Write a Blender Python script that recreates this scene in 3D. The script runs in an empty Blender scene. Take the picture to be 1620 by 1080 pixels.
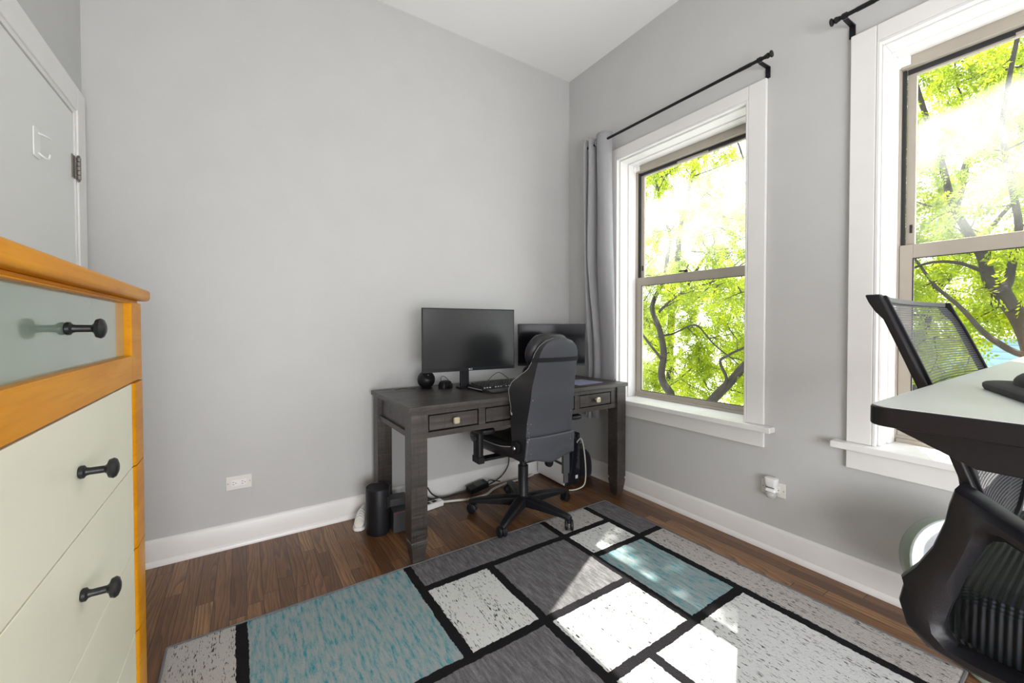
import bpy, bmesh, math, random
import numpy as np
from mathutils import Vector, Matrix, noise as mnoise

random.seed(7); rng = np.random.default_rng(11)
S = bpy.context.scene
COL = S.collection
PI = math.pi
D, W, H = 2.568, 2.244, 3.137          # desk wall y, window wall x, ceiling z
WC, WB = -0.59, -1.75                  # door wall x, rear wall y
WO = 2.47                              # outer face of the window wall

# ------------------------------------------------------------------ camera
cam = bpy.data.cameras.new('camera'); cam_ob = bpy.data.objects.new('camera', cam); COL.objects.link(cam_ob)
F, YAW, PITCH, ROLL = 647.85, 0.5796, 0.0162, -0.0011
cam.sensor_width = 36; cam.lens = F / 1620 * 36; cam.shift_y = -(540 - 526.57) / 1620; cam.clip_start = 0.02
fwd = Vector((math.sin(YAW) * math.cos(PITCH), math.cos(YAW) * math.cos(PITCH), -math.sin(PITCH)))
rt = Vector((math.cos(YAW), -math.sin(YAW), 0)); up = rt.cross(fwd)
r2 = rt * math.cos(ROLL) + up * math.sin(ROLL); u2 = -rt * math.sin(ROLL) + up * math.cos(ROLL)
cam_ob.matrix_world = Matrix(((r2.x, u2.x, -fwd.x, 0), (r2.y, u2.y, -fwd.y, 0), (r2.z, u2.z, -fwd.z, 1.145), (0, 0, 0, 1)))
S.camera = cam_ob

# ------------------------------------------------------------------ light
S.view_settings.view_transform = 'Standard'; S.view_settings.look = 'None'
S.view_settings.gamma = 1; S.view_settings.use_curve_mapping = False
S.view_settings.exposure = 0.47
world = bpy.data.worlds.new('sky'); S.world = world; world.use_nodes = True
bg = world.node_tree.nodes['Background']
bg.inputs[0].default_value = (0.93, 0.97, 1.0, 1); bg.inputs[1].default_value = 2.6
SUN_DIR = Vector((-0.528, -0.259, -0.809)).normalized()
sun = bpy.data.lights.new('sun', 'SUN'); sun.energy = 13.0; sun.angle = 0.009; sun.color = (1, 0.96, 0.88)
sun_ob = bpy.data.objects.new('sun', sun); COL.objects.link(sun_ob)
sun_ob.rotation_euler = SUN_DIR.to_track_quat('-Z', 'Y').to_euler()
def area(name, loc, size, energy, direction, color=(1, 1, 1), portal=False, size_y=None):
    l = bpy.data.lights.new(name, 'AREA'); l.energy = energy; l.color = color
    l.shape = 'RECTANGLE' if size_y else 'DISK'; l.size = size
    if size_y: l.size_y = size_y
    o = bpy.data.objects.new(name, l); COL.objects.link(o); o.location = loc
    o.rotation_euler = Vector(direction).to_track_quat('-Z', 'Y').to_euler()
    if portal: l.cycles.is_portal = True
    return o
area('window_portal', (2.50, 1.59, 1.48), 1.75, 1, (-1, 0, 0), portal=True, size_y=0.95)
area('window_portal', (2.50, 0.155, 1.48), 1.75, 1, (-1, 0, 0), portal=True, size_y=0.95)
area('rear_fill_light', (0.65, -1.70, 0.75), 2.4, 118, (0.12, 1, -0.12), (0.97, 0.98, 1.0), size_y=1.4)  # broad fill panel added behind the camera to lift the lower walls
area('ceiling_bounce_fill', (0.6, -1.0, 1.95), 0.6, 5, (0.12, 0.35, 1), (1, 0.97, 0.94))  # unseen fill disc added to bounce soft light off the ceiling
S.cycles.use_denoising = True
S.cycles.max_bounces = 10; S.cycles.diffuse_bounces = 5; S.cycles.transparent_max_bounces = 24
S.cycles.sample_clamp_indirect = 6; S.cycles.caustics_reflective = False; S.cycles.caustics_refractive = False

# ------------------------------------------------------------------ materials
class N:
    """small helper around a node tree"""
    def __init__(s, name):
        s.m = bpy.data.materials.new(name); s.m.use_nodes = True
        s.t = s.m.node_tree; s.b = s.t.nodes['Principled BSDF']; s.out = s.t.nodes['Material Output']
    def new(s, typ, **kw):
        n = s.t.nodes.new(typ)
        for k, v in kw.items(): setattr(n, k, v)
        return n
    def link(s, a, b): s.t.links.new(a, b)
    def put(s, sock, v):
        if isinstance(v, bpy.types.NodeSocket): s.link(v, sock)
        else: sock.default_value = v
    def coord(s, out='Object'): return s.new('ShaderNodeTexCoord').outputs[out]
    def mapping(s, vec, scale=(1, 1, 1), loc=(0, 0, 0), rot=(0, 0, 0)):
        n = s.new('ShaderNodeMapping'); s.link(vec, n.inputs[0])
        n.inputs['Scale'].default_value = scale; n.inputs['Location'].default_value = loc; n.inputs['Rotation'].default_value = rot
        return n.outputs[0]
    def noise(s, vec, scale=5, detail=3, rough=.5, dist=0, out='Fac'):
        n = s.new('ShaderNodeTexNoise'); s.link(vec, n.inputs['Vector'])
        n.inputs['Scale'].default_value = scale; n.inputs['Detail'].default_value = detail
        n.inputs['Roughness'].default_value = rough; n.inputs['Distortion'].default_value = dist
        return n.outputs[out]
    def math(s, op, a, b=None, c=None):
        n = s.new('ShaderNodeMath', operation=op); s.put(n.inputs[0], a)
        if b is not None: s.put(n.inputs[1], b)
        if c is not None: s.put(n.inputs[2], c)
        return n.outputs[0]
    def vmath(s, op, a, b=None):
        n = s.new('ShaderNodeVectorMath', operation=op); s.put(n.inputs[0], a)
        if b is not None: s.put(n.inputs[1], b)
        return n.outputs[0]
    def ramp(s, fac, stops, interp='LINEAR'):
        n = s.new('ShaderNodeValToRGB'); s.link(fac, n.inputs[0]); e = n.color_ramp.elements
        n.color_ramp.interpolation = interp
        while len(e) < len(stops): e.new(.5)
        for el, (p, c) in zip(e, stops):
            el.position = p; el.color = (c, c, c, 1) if isinstance(c, (int, float)) else (*c, 1)
        return n.outputs[0]
    def mix(s, fac, a, b, typ='MIX'):
        n = s.new('ShaderNodeMix', data_type='RGBA', blend_type=typ)
        s.put(n.inputs[0], fac)
        for i, v in ((6, a), (7, b)):
            if isinstance(v, bpy.types.NodeSocket): s.link(v, n.inputs[i])
            else: n.inputs[i].default_value = (*v, 1)
        return n.outputs[2]
    def sep(s, vec):
        n = s.new('ShaderNodeSeparateXYZ'); s.link(vec, n.inputs[0]); return n.outputs
    def comb(s, x, y, z=0):
        n = s.new('ShaderNodeCombineXYZ')
        for i, v in enumerate((x, y, z)): s.put(n.inputs[i], v)
        return n.outputs[0]
    def bump(s, h, strength=.3, dist=.01):
        n = s.new('ShaderNodeBump'); s.link(h, n.inputs['Height']); n.inputs['Strength'].default_value = strength
        n.inputs['Distance'].default_value = dist; s.link(n.outputs[0], s.b.inputs['Normal'])
    def set(s, color=None, rough=None, metal=None, spec=None, **kw):
        if color is not None:
            if isinstance(color, bpy.types.NodeSocket): s.link(color, s.b.inputs['Base Color'])
            else: s.b.inputs['Base Color'].default_value = (*color, 1)
        if rough is not None: s.put(s.b.inputs['Roughness'], rough)
        if metal is not None: s.b.inputs['Metallic'].default_value = metal
        if spec is not None: s.b.inputs['Specular IOR Level'].default_value = spec
        for k, v in kw.items(): s.put(s.b.inputs[k], v)
        return s

def plain(name, color, rough=.5, metal=0, spec=.5, bump=0, bscale=200, vary=0.0, **kw):
    n = N(name); v = n.coord()
    if vary:
        f = n.noise(v, 6, 4); c = n.ramp(f, [(.3, tuple(x * (1 - vary) for x in color)), (.7, tuple(min(1, x * (1 + vary)) for x in color))])
    else: c = color
    n.set(c, rough, metal, spec, **kw)
    if bump: n.bump(n.noise(v, bscale, 2), bump, .002)
    return n.m

M = {}
M['wall'] = plain('grey_wall_paint', (.535, .535, .53), .55, bump=.06, bscale=90, vary=.015, spec=.25)
M['ceiling'] = plain('ceiling_paint', (.86, .86, .86), .7, bump=.04, bscale=80, spec=.2)
M['trim'] = plain('white_gloss_paint', (.78, .77, .76), .32, bump=.04, bscale=40, vary=.02)
M['sill'] = plain('worn_white_sill_paint', (.80, .79, .78), .3, bump=.15, bscale=25, vary=.04)
M['door'] = plain('white_door_paint', (.76, .765, .755), .38, bump=.03, bscale=30)
M['alu'] = plain('tan_aluminium', (.43, .385, .33), .42, metal=.25, vary=.05)
M['track'] = plain('dark_rubber_track', (.025, .026, .03), .5)
M['black_metal'] = plain('black_metal', (.008, .008, .010), .45, metal=.05, spec=.34)
M['black_plastic'] = plain('black_plastic', (.008, .008, .0105), .45, bump=.1, bscale=400, spec=.34)
M['satin_black'] = plain('satin_black_nylon', (.010, .010, .0125), .42, bump=.12, bscale=300, vary=.1, spec=.35)
M['gunmetal'] = plain('dark_grey_plastic', (.05, .052, .057), .45, bump=.1, bscale=300)
M['chrome'] = plain('brushed_steel', (.55, .55, .55), .28, metal=1)
M['pewter'] = plain('aged_hinge_steel', (.33, .30, .26), .35, metal=.9, vary=.2)
M['white_plastic'] = plain('white_plastic', (.82, .82, .81), .35)
M['cream_plastic'] = plain('outlet_plastic', (.74, .72, .68), .4)
M['dark_slot'] = plain('dark_slot', (.02, .02, .02), .6)
M['knob_brass'] = plain('pale_brass', (.72, .66, .47), .3, metal=.75)
M['cream_panel'] = plain('cream_lacquer', (.84, .825, .67), .4, bump=.03, bscale=30, vary=.015)
M['iron'] = plain('dark_iron_knob', (.02, .021, .022), .4, metal=.4, bump=.2, bscale=150)
M['shoe'] = plain('white_canvas', (.74, .72, .66), .8, bump=.3, bscale=300)
M['rubber'] = plain('dark_rubber', (.018, .018, .02), .6)
M['red_line'] = plain('red_trim', (.25, .02, .03), .4)
M['fan_green'] = plain('pale_green_plastic', (.20, .24, .185), .35, vary=.08)
M['fan_white'] = plain('pale_blue_white_plastic', (.75, .79, .82), .4)
M['cable_white'] = plain('white_cable', (.68, .67, .61), .45)
M['lavender'] = plain('lavender_sheet', (.20, .20, .30), .5)
M['bark'] = plain('dark_bark', (.028, .023, .018), .9, bump=.8, bscale=30, vary=.3)
M['street'] = plain('pale_pavement', (.5, .5, .5), .9, bump=.2, bscale=3, vary=.1)
M['pcglass'] = plain('smoked_glass', (.012, .014, .02), .06, spec=.8)
M['cup_metal'] = plain('gold_cone', (.75, .6, .36), .3, metal=.6)
M['led_white'] = plain('white_key_edge', (.75, .76, .78), .35)
M['bulb'] = plain('clear_plastic_bulb', (.80, .81, .76), .12, **{'Transmission Weight': .45})

def mat_floor():
    n = N('stained_oak_strip_floor'); v = n.coord(); x, y, z = n.sep(v)
    u = n.math('DIVIDE', x, .0585); uid = n.math('FLOOR', u); uf = n.math('FRACT', u)
    wn = n.new('ShaderNodeTexWhiteNoise', noise_dimensions='1D'); n.link(uid, wn.inputs['W'])
    yl = n.math('DIVIDE', n.math('ADD', y, n.math('MULTIPLY', wn.outputs[0], 7.3)), .78)
    yid = n.math('FLOOR', yl); yf = n.math('FRACT', yl)
    w2 = n.new('ShaderNodeTexWhiteNoise', noise_dimensions='2D'); n.link(n.comb(uid, yid), w2.inputs['Vector'])
    bid = w2.outputs[0]
    off = n.comb(n.math('MULTIPLY', bid, 31), n.math('MULTIPLY', bid, 17), 0)
    p = n.vmath('ADD', v, off)
    wob = n.noise(n.mapping(p, (9, .9, 1)), 1, 2, .45)
    g = n.math('ADD', n.math('MULTIPLY', n.sep(p)[0], 52), n.math('MULTIPLY', wob, 12))
    ring = n.math('FRACT', g)
    ringd = n.ramp(ring, [(0, 0), (.12, 1), (.5, .75), (.86, .35), (1, 0)])
    fine = n.noise(n.mapping(p, (260, 7, 1)), 1, 3, .7)
    base = n.ramp(bid, [(0, (.12, .050, .019)), (.3, (.23, .102, .040)), (.6, (.34, .162, .064)), (.85, (.46, .24, .10)), (1, (.17, .073, .028))])
    c = n.mix(n.math('MULTIPLY', n.math('SUBTRACT', 1, ringd), .72), base, (.022, .010, .006))
    c = n.mix(n.math('MULTIPLY', n.ramp(fine, [(.42, 0), (.68, 1)]), .6), c, (.03, .014, .008))
    c = n.mix(.2, c, n.ramp(n.noise(v, 3, 3), [(.3, (.12, .058, .028)), (.7, (.20, .10, .048))]))
    e1 = n.math('LESS_THAN', n.math('ABSOLUTE', n.math('SUBTRACT', uf, .5)), .483)
    e2 = n.math('LESS_THAN', n.math('ABSOLUTE', n.math('SUBTRACT', yf, .5)), .4985)
    e = n.math('MULTIPLY', e1, e2)
    c = n.mix(e, (.012, .006, .004), c)
    n.set(c, n.math('ADD', .24, n.math('MULTIPLY', fine, .2)), spec=.35)
    n.b.inputs['Coat Weight'].default_value = .10; n.b.inputs['Coat Roughness'].default_value = .18
    n.bump(n.math('ADD', n.math('MULTIPLY', e, .6), n.math('MULTIPLY', ringd, .12)), .35, .002)
    return n.m
M['floor'] = mat_floor()

def mat_darkwood():
    n = N('rough_sawn_dark_wood'); v = n.coord()
    g = n.noise(n.mapping(v, (4, 60, 60)), 1, 4, .6, .4)
    saw = n.noise(n.mapping(v, (85, 5, 5)), 1, 3, .6)
    sawz = n.noise(n.mapping(v, (5, 5, 120)), 1, 3, .6)
    blot = n.noise(v, 9, 3)
    c = n.ramp(g, [(.25, (.010, .008, .007)), (.5, (.036, .030, .027)), (.8, (.085, .071, .064))])
    c = n.mix(n.math('MULTIPLY', n.ramp(saw, [(.53, 0), (.62, 1)]), .75), c, (.010, .008, .008))
    c = n.mix(n.math('MULTIPLY', n.ramp(sawz, [(.58, 0), (.66, 1)]), .7), c, (.010, .008, .008))
    c = n.mix(n.math('MULTIPLY', blot, .4), c, (.05, .038, .033))
    n.set(c, n.ramp(g, [(.3, .3), (.7, .5)]), spec=.7)
    n.bump(n.math('ADD', n.math('ADD', g, saw), sawz), .25, .004)
    return n.m
M['darkwood'] = mat_darkwood()

def mat_orangewood():
    n = N('honey_orange_birch'); v = n.coord()
    w = n.noise(n.mapping(v, (6, 3, 14)), 1, 3, .5, .6)
    fine = n.noise(n.mapping(v, (120, 5, 160)), 1, 3, .6)
    c = n.ramp(w, [(.25, (.56, .198, .003)), (.5, (.67, .265, .004)), (.75, (.75, .33, .012))])
    c = n.mix(n.math('MULTIPLY', n.ramp(fine, [(.5, 0), (.75, 1)]), .22), c, (.34, .12, .02))
    n.set(c, .36, spec=.1); n.bump(fine, .04, .002)
    return n.m
M['orangewood'] = mat_orangewood()

def mat_frost():
    n = N('frosted_green_glass'); n.set((.25, .325, .26), .17, spec=.9)
    n.b.inputs['Coat Weight'].default_value = .6; n.b.inputs['Coat Roughness'].default_value = .04
    return n.m
M['frost'] = mat_frost()

def mat_leather():
    n = N('worn_grey_black_leather'); v = n.coord()
    grain = n.new('ShaderNodeTexVoronoi'); n.link(v, grain.inputs['Vector']); grain.inputs['Scale'].default_value = 420
    chip = n.new('ShaderNodeTexVoronoi'); n.link(v, chip.inputs['Vector']); chip.inputs['Scale'].default_value = 75
    x, y, z = n.sep(v)
    low = n.math('MULTIPLY', n.math('LESS_THAN', z, .76), n.math('GREATER_THAN', n.math('ABSOLUTE', x), .135))
    zone = n.math('MULTIPLY', n.math('GREATER_THAN', n.noise(v, 14, 2), .53), low)
    m = n.math('MULTIPLY', n.math('LESS_THAN', chip.outputs['Distance'], .17), zone)
    c = n.mix(m, (.054, .057, .070), (.5, .5, .5))
    n.set(c, n.ramp(n.noise(v, 8, 3), [(.3, .38), (.7, .5)]), spec=.5)
    n.bump(grain.outputs['Distance'], .15, .001)
    return n.m
M['leather'] = mat_leather()
M['leather_dark'] = plain('black_leather', (.016, .016, .019), .38, bump=.2, bscale=350)
M['piping'] = plain('pale_piping', (.28, .28, .27), .45)

def mat_fabric(name, col, sc=900, vary=.1):
    n = N(name); v = n.coord()
    a = n.noise(n.mapping(v, (1, 1, .15)), sc, 2); b = n.noise(n.mapping(v, (.15, .15, 1)), sc, 2)
    f = n.math('ADD', n.math('MULTIPLY', a, .5), n.math('MULTIPLY', b, .5))
    n.set(n.ramp(f, [(.35, tuple(x * (1 - vary) for x in col)), (.65, tuple(x * (1 + vary) for x in col))]), .85, spec=.2)
    n.b.inputs['Sheen Weight'].default_value = .15
    n.bump(f, .2, .001)
    return n.m
M['curtain'] = mat_fabric('grey_curtain_cloth', (.34, .34, .355))
M['black_cloth'] = mat_fabric('black_cloth', (.014, .014, .017))
M['binding'] = mat_fabric('rug_binding', (.14, .14, .15))

def mat_mesh(name, alpha_fine, col, sx=260, sz=260):
    """woven chair mesh: opaque threads with clear holes"""
    n = N(name); v = n.coord(); x, y, z = n.sep(v)
    wx = n.math('SINE', n.math('MULTIPLY', x, sx * 2 * PI)); wz = n.math('SINE', n.math('MULTIPLY', z, sz * 2 * PI))
    hole = n.math('MULTIPLY', n.math('GREATER_THAN', wx, alpha_fine), n.math('GREATER_THAN', wz, alpha_fine))
    n.set(col, .5, spec=.3)
    tr = n.new('ShaderNodeBsdfTransparent'); mx = n.new('ShaderNodeMixShader')
    n.link(hole, mx.inputs[0]); n.link(n.b.outputs[0], mx.inputs[1]); n.link(tr.outputs[0], mx.inputs[2]); n.link(mx.outputs[0], n.out.inputs[0])
    return n.m
M['mesh_coarse'] = mat_mesh('chair_back_mesh', -.35, (.05, .05, .056), 210, 210)
M['mesh_fine'] = mat_mesh('chair_lumbar_mesh', -.75, (.12, .12, .125), 90, 200)

def mat_ribbed():
    n = N('ribbed_blue_black_seat_cloth'); v = n.coord(); x, y, z = n.sep(v)
    r = n.math('SINE', n.math('MULTIPLY', y, 2 * PI * 120)); q = n.math('SINE', n.math('MULTIPLY', x, 2 * PI * 240))
    c = n.ramp(n.math('ADD', n.math('MULTIPLY', r, .3), .5), [(.2, (.004, .005, .007)), (.8, (.016, .020, .025))])
    n.set(c, .6, spec=.3); n.bump(n.math('ADD', r, n.math('MULTIPLY', q, .4)), .6, .002)
    return n.m
M['ribbed'] = mat_ribbed()

def mat_glass(name, haze):
    n = N(name); v = n.coord()
    tr = n.new('ShaderNodeBsdfTransparent'); tr.inputs[0].default_value = (.97, .985, .975, 1)
    gl = n.new('ShaderNodeBsdfGlossy'); gl.inputs['Roughness'].default_value = .01
    m1 = n.new('ShaderNodeMixShader'); m1.inputs[0].default_value = .035
    n.link(tr.outputs[0], m1.inputs[1]); n.link(gl.outputs[0], m1.inputs[2])
    last = m1.outputs[0]
    if haze:
        x, y, z = n.sep(v)                       # whitish haze film: y across the pane (0 = room-corner side), z up
        big = n.noise(n.mapping(v, (1, 2.0, 2.4)), 1.6, 4, .6, .5)
        streak = n.noise(n.mapping(v, (1, 14, 5)), 1, 4, .65)
        # haze stays below a slanted line near the top and thins out towards the bottom
        line = n.math('ADD', n.math('ADD', z, n.math('MULTIPLY', y, .14)), n.math('MULTIPLY', n.math('SUBTRACT', big, .5), .16))
        topm = n.ramp(line, [(.20, 1), (.255, 0)])
        botm = n.ramp(line, [(-0.36 + .5, .0), (.0 + .5, 1)])
        botm = n.ramp(n.math('ADD', line, .5), [(.14, .06), (.52, 1)])
        f = n.math('MULTIPLY', n.math('MULTIPLY', topm, botm), n.ramp(n.math('ADD', n.math('MULTIPLY', big, .75), n.math('MULTIPLY', streak, .25)), [(.36, .015), (.64, .18)]))
        tl = n.new('ShaderNodeBsdfTranslucent'); tl.inputs[0].default_value = (.95, .97, .95, 1)
        m2 = n.new('ShaderNodeMixShader'); n.link(f, m2.inputs[0]); n.link(last, m2.inputs[1]); n.link(tl.outputs[0], m2.inputs[2])
        last = m2.outputs[0]
    n.link(last, n.out.inputs[0]); return n.m
M['glass'] = mat_glass('clear_window_glass', False)
M['glass_haze'] = mat_glass('hazy_window_glass', True)

def mat_leaf():
    n = N('spring_leaf'); v = n.coord()
    f = n.noise(v, 2.3, 3); f2 = n.noise(v, 31, 1)
    f = n.math('ADD', n.math('MULTIPLY', f, .6), n.math('MULTIPLY', f2, .4))
    c = n.ramp(f, [(.3, (.045, .10, .005)), (.46, (.16, .25, .010)), (.58, (.36, .43, .018)), (.73, (.58, .56, .04))])
    n.set(c, .5, spec=.3)
    tl = n.new('ShaderNodeBsdfTranslucent'); n.link(n.mix(.3, c, (.75, .82, .04)), tl.inputs[0])
    mx = n.new('ShaderNodeMixShader'); mx.inputs[0].default_value = .55
    n.link(n.b.outputs[0], mx.inputs[1]); n.link(tl.outputs[0], mx.inputs[2]); n.link(mx.outputs[0], n.out.inputs[0])
    return n.m
M['leaf'] = mat_leaf()

def mat_siding():
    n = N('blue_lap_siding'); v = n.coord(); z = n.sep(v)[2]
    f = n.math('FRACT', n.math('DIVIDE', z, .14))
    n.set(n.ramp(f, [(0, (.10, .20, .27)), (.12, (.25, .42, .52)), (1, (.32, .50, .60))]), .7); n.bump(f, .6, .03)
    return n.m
M['siding'] = mat_siding()
M['roof'] = plain('pale_roof_shingle', (.52, .5, .5), .9, bump=.5, bscale=15, vary=.15)

# rug: cells in rug coordinates (u along the desk wall, v towards the camera)
RU, RV = 2.205, 1.60
def mat_rug():
    n = N('geometric_rug_pile'); v = n.mapping(n.coord(), (1, -1, 1)); x, y, z = n.sep(v)
    nx = n.noise(v, 45, 2, .6); ny = n.noise(n.vmath('ADD', v, (7.1, 3.3, 0)), 45, 2, .6)
    wx = n.noise(v, 6, 1); wy = n.noise(n.vmath('ADD', v, (2.1, 8.3, 0)), 6, 1)
    px = n.math('ADD', x, n.math('ADD', n.math('MULTIPLY', n.math('SUBTRACT', nx, .5), .012), n.math('MULTIPLY', n.math('SUBTRACT', wx, .5), .010)))
    py = n.math('ADD', y, n.math('ADD', n.math('MULTIPLY', n.math('SUBTRACT', ny, .5), .012), n.math('MULTIPLY', n.math('SUBTRACT', wy, .5), .010)))
    P = n.comb(px, py, 0)
    h = .019
    white, grey, teal, cream = [], [], [], []
    T = [.222, .872, 1.20, 1.675, 2.02]
    cells = [(cream, -.1, T[0], -.1, 1.7), (teal, T[0], T[1], -.1, .645), (grey, T[1], T[3], -.1, .205), (cream, T[3], T[4], -.1, .205),
             (grey, T[4], 2.4, -.1, .425), (cream, T[4], 2.4, .425, 1.7), (white, T[1], T[2], .205, .645), (grey, T[2], T[3], .205, .645),
             (white, T[3], T[4], .205, .43), (teal, T[3], T[4], .43, .965), (white, T[2], T[3], .645, .965), (grey, T[0], T[2], .645, 1.25),
             (white, T[2], 1.40, .965, 1.7), (white, 1.40, T[4], .965, 1.7), (cream, T[0], T[2], 1.25, 1.7)]
    for lst, u0, u1, v0, v1 in cells:
        c = ((u0 + u1) / 2, (v0 + v1) / 2, 0); hs = ((u1 - u0) / 2 - h, (v1 - v0) / 2 - h, 1)
        d = n.vmath('SUBTRACT', n.vmath('ABSOLUTE', n.vmath('SUBTRACT', P, c)), hs)
        s = n.sep(d); lst.append(n.math('LESS_THAN', n.math('MAXIMUM', s[0], s[1]), 0))
    def union(l):
        r = l[0]
        for k in l[1:]: r = n.math('MAXIMUM', r, k)
        return r
    fine = n.noise(v, 330, 2, .7)
    dash = n.noise(n.mapping(v, (230, 42, 1)), 1, 2, .55); row = n.noise(n.mapping(v, (60, 3.2, 1)), 1, 2, .5)
    dd = n.math('ADD', n.math('ADD', n.math('MULTIPLY', dash, .7), n.math('MULTIPLY', row, .34)), n.math('MULTIPLY', fine, .16))
    dm = n.ramp(dd, [(.675, 0), (.715, 1)])
    cw = n.mix(dm, n.mix(fine, (.60, .60, .595), (.74, .74, .735)), (.035, .033, .034))
    cc = n.mix(n.ramp(dd, [(.665, 0), (.705, 1)]), n.mix(fine, (.43, .405, .385), (.56, .53, .51)), (.06, .055, .053))
    st = n.noise(n.mapping(v, (75, 12, 1)), 1, 4, .7)
    cg = n.ramp(n.math('ADD', n.math('MULTIPLY', st, .7), n.math('MULTIPLY', fine, .3)), [(.3, (.065, .062, .066)), (.5, (.15, .145, .152)), (.7, (.30, .29, .30))])
    tn = n.math('ADD', n.math('MULTIPLY', st, .75), n.math('MULTIPLY', fine, .25))
    ct = n.ramp(tn, [(.44, (.34, .365, .365)), (.54, (.20, .33, .35)), (.63, (.025, .24, .30))])
    c = n.mix(union(white), (.013, .012, .014), cw)
    c = n.mix(union(cream), c, cc); c = n.mix(union(grey), c, cg); c = n.mix(union(teal), c, ct)
    n.set(c, .95, spec=.1); n.bump(n.math('ADD', fine, n.math('MULTIPLY', n.noise(v, 120, 2), .8)), .8, .006)
    return n.m
M['rug'] = mat_rug()

# ------------------------------------------------------------------ geometry helpers
class MB:
    def __init__(s): s.v = []; s.f = []
    def add(s, verts, faces):
        k = len(s.v); s.v += [tuple(p) for p in verts]; s.f += [tuple(i + k for i in f) for f in faces]; return s
    def box(s, x0, y0, z0, x1, y1, z1):
        return s.add([(x0, y0, z0), (x1, y0, z0), (x1, y1, z0), (x0, y1, z0), (x0, y0, z1), (x1, y0, z1), (x1, y1, z1), (x0, y1, z1)],
                     [(0, 3, 2, 1), (4, 5, 6, 7), (0, 1, 5, 4), (1, 2, 6, 5), (2, 3, 7, 6), (3, 0, 4, 7)])
    def obox(s, c, ax, ay, az):
        """box from centre and three half-axis vectors"""
        c, ax, ay, az = map(Vector, (c, ax, ay, az)); v = []
        for k in (-1, 1):
            for i, j in ((-1, -1), (1, -1), (1, 1), (-1, 1)): v.append(c + ax * i + ay * j + az * k)
        return s.add(v, [(0, 3, 2, 1), (4, 5, 6, 7), (0, 1, 5, 4), (1, 2, 6, 5), (2, 3, 7, 6), (3, 0, 4, 7)])
    def loft(s, rings, caps=True, closed=True):
        k = len(s.v); m = len(rings[0])
        for r in rings: s.v += [tuple(p) for p in r]
        for a in range(len(rings) - 1):
            for i in range(m if closed else m - 1):
                j = (i + 1) % m
                s.f.append((k + a * m + i, k + a * m + j, k + (a + 1) * m + j, k + (a + 1) * m + i))
        if caps and closed:
            s.f.append(tuple(k + i for i in reversed(range(m)))); s.f.append(tuple(k + (len(rings) - 1) * m + i for i in range(m)))
        return s
    def tube(s, pts, r, seg=10, caps=True):
        pts = [Vector(p) for p in pts]; rs = r if isinstance(r, (list, tuple)) else [r] * len(pts)
        rings = []; prev = None
        for i, p in enumerate(pts):
            t = (pts[min(i + 1, len(pts) - 1)] - pts[max(i - 1, 0)]).normalized()
            if prev is None:
                a = t.cross(Vector((0, 0, 1)))
                if a.length < .1: a = t.cross(Vector((1, 0, 0)))
            else: a = prev - t * prev.dot(t)
            a.normalize(); prev = a; b = t.cross(a)
            rings.append([p + (a * math.cos(2 * PI * k / seg) + b * math.sin(2 * PI * k / seg)) * rs[i] for k in range(seg)])
        return s.loft(rings, caps)
    def lathe(s, prof, seg=24, mtx=None):
        """prof: (radius, height) pairs along +Z"""
        rings = []
        for r, z in prof:
            ring = [Vector((max(r, 1e-4) * math.cos(2 * PI * k / seg), max(r, 1e-4) * math.sin(2 * PI * k / seg), z)) for k in range(seg)]
            rings.append([mtx @ p for p in ring] if mtx else ring)
        return s.loft(rings)
    def prism(s, poly, axis, a, b):
        def P(u, w, h): return {'x': (h, u, w), 'y': (u, h, w), 'z': (u, w, h)}[axis]
        return s.loft([[P(u, w, a) for u, w in poly], [P(u, w, b) for u, w in poly]])
    def xf(s, mtx): s.v = [tuple(mtx @ Vector(p)) for p in s.v]; return s

def smooth_path(pts, n=6):
    """Catmull-Rom through the points"""
    P = [Vector(p) for p in pts]; out = []
    for i in range(len(P) - 1):
        p0, p1, p2, p3 = P[max(i - 1, 0)], P[i], P[i + 1], P[min(i + 2, len(P) - 1)]
        for k in range(n):
            t = k / n
            out.append(.5 * ((2 * p1) + (p2 - p0) * t + (2 * p0 - 5 * p1 + 4 * p2 - p3) * t * t + (3 * p1 - p0 - 3 * p2 + p3) * t ** 3))
    out.append(P[-1]); return out

def rrect(x0, y0, x1, y1, r, n=6):
    out = []
    for cx, cy, a0 in ((x1 - r, y1 - r, 0), (x0 + r, y1 - r, 90), (x0 + r, y0 + r, 180), (x1 - r, y0 + r, 270)):
        for k in range(n + 1):
            a = math.radians(a0 + 90 * k / n); out.append((cx + r * math.cos(a), cy + r * math.sin(a)))
    return out

def frame_mb(y0, z0, y1, z1, wl, wr, wt, wb, xa, xb, mb=None):
    """rectangular picture-frame in the YZ plane between x=xa and x=xb"""
    mb = mb or MB()
    mb.box(xa, y0, z0, xb, y0 + wl, z1); mb.box(xa, y1 - wr, z0, xb, y1, z1)
    if wt: mb.box(xa, y0 + wl, z1 - wt, xb, y1 - wr, z1)
    if wb: mb.box(xa, y0 + wl, z0, xb, y1 - wr, z0 + wb)
    return mb

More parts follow.
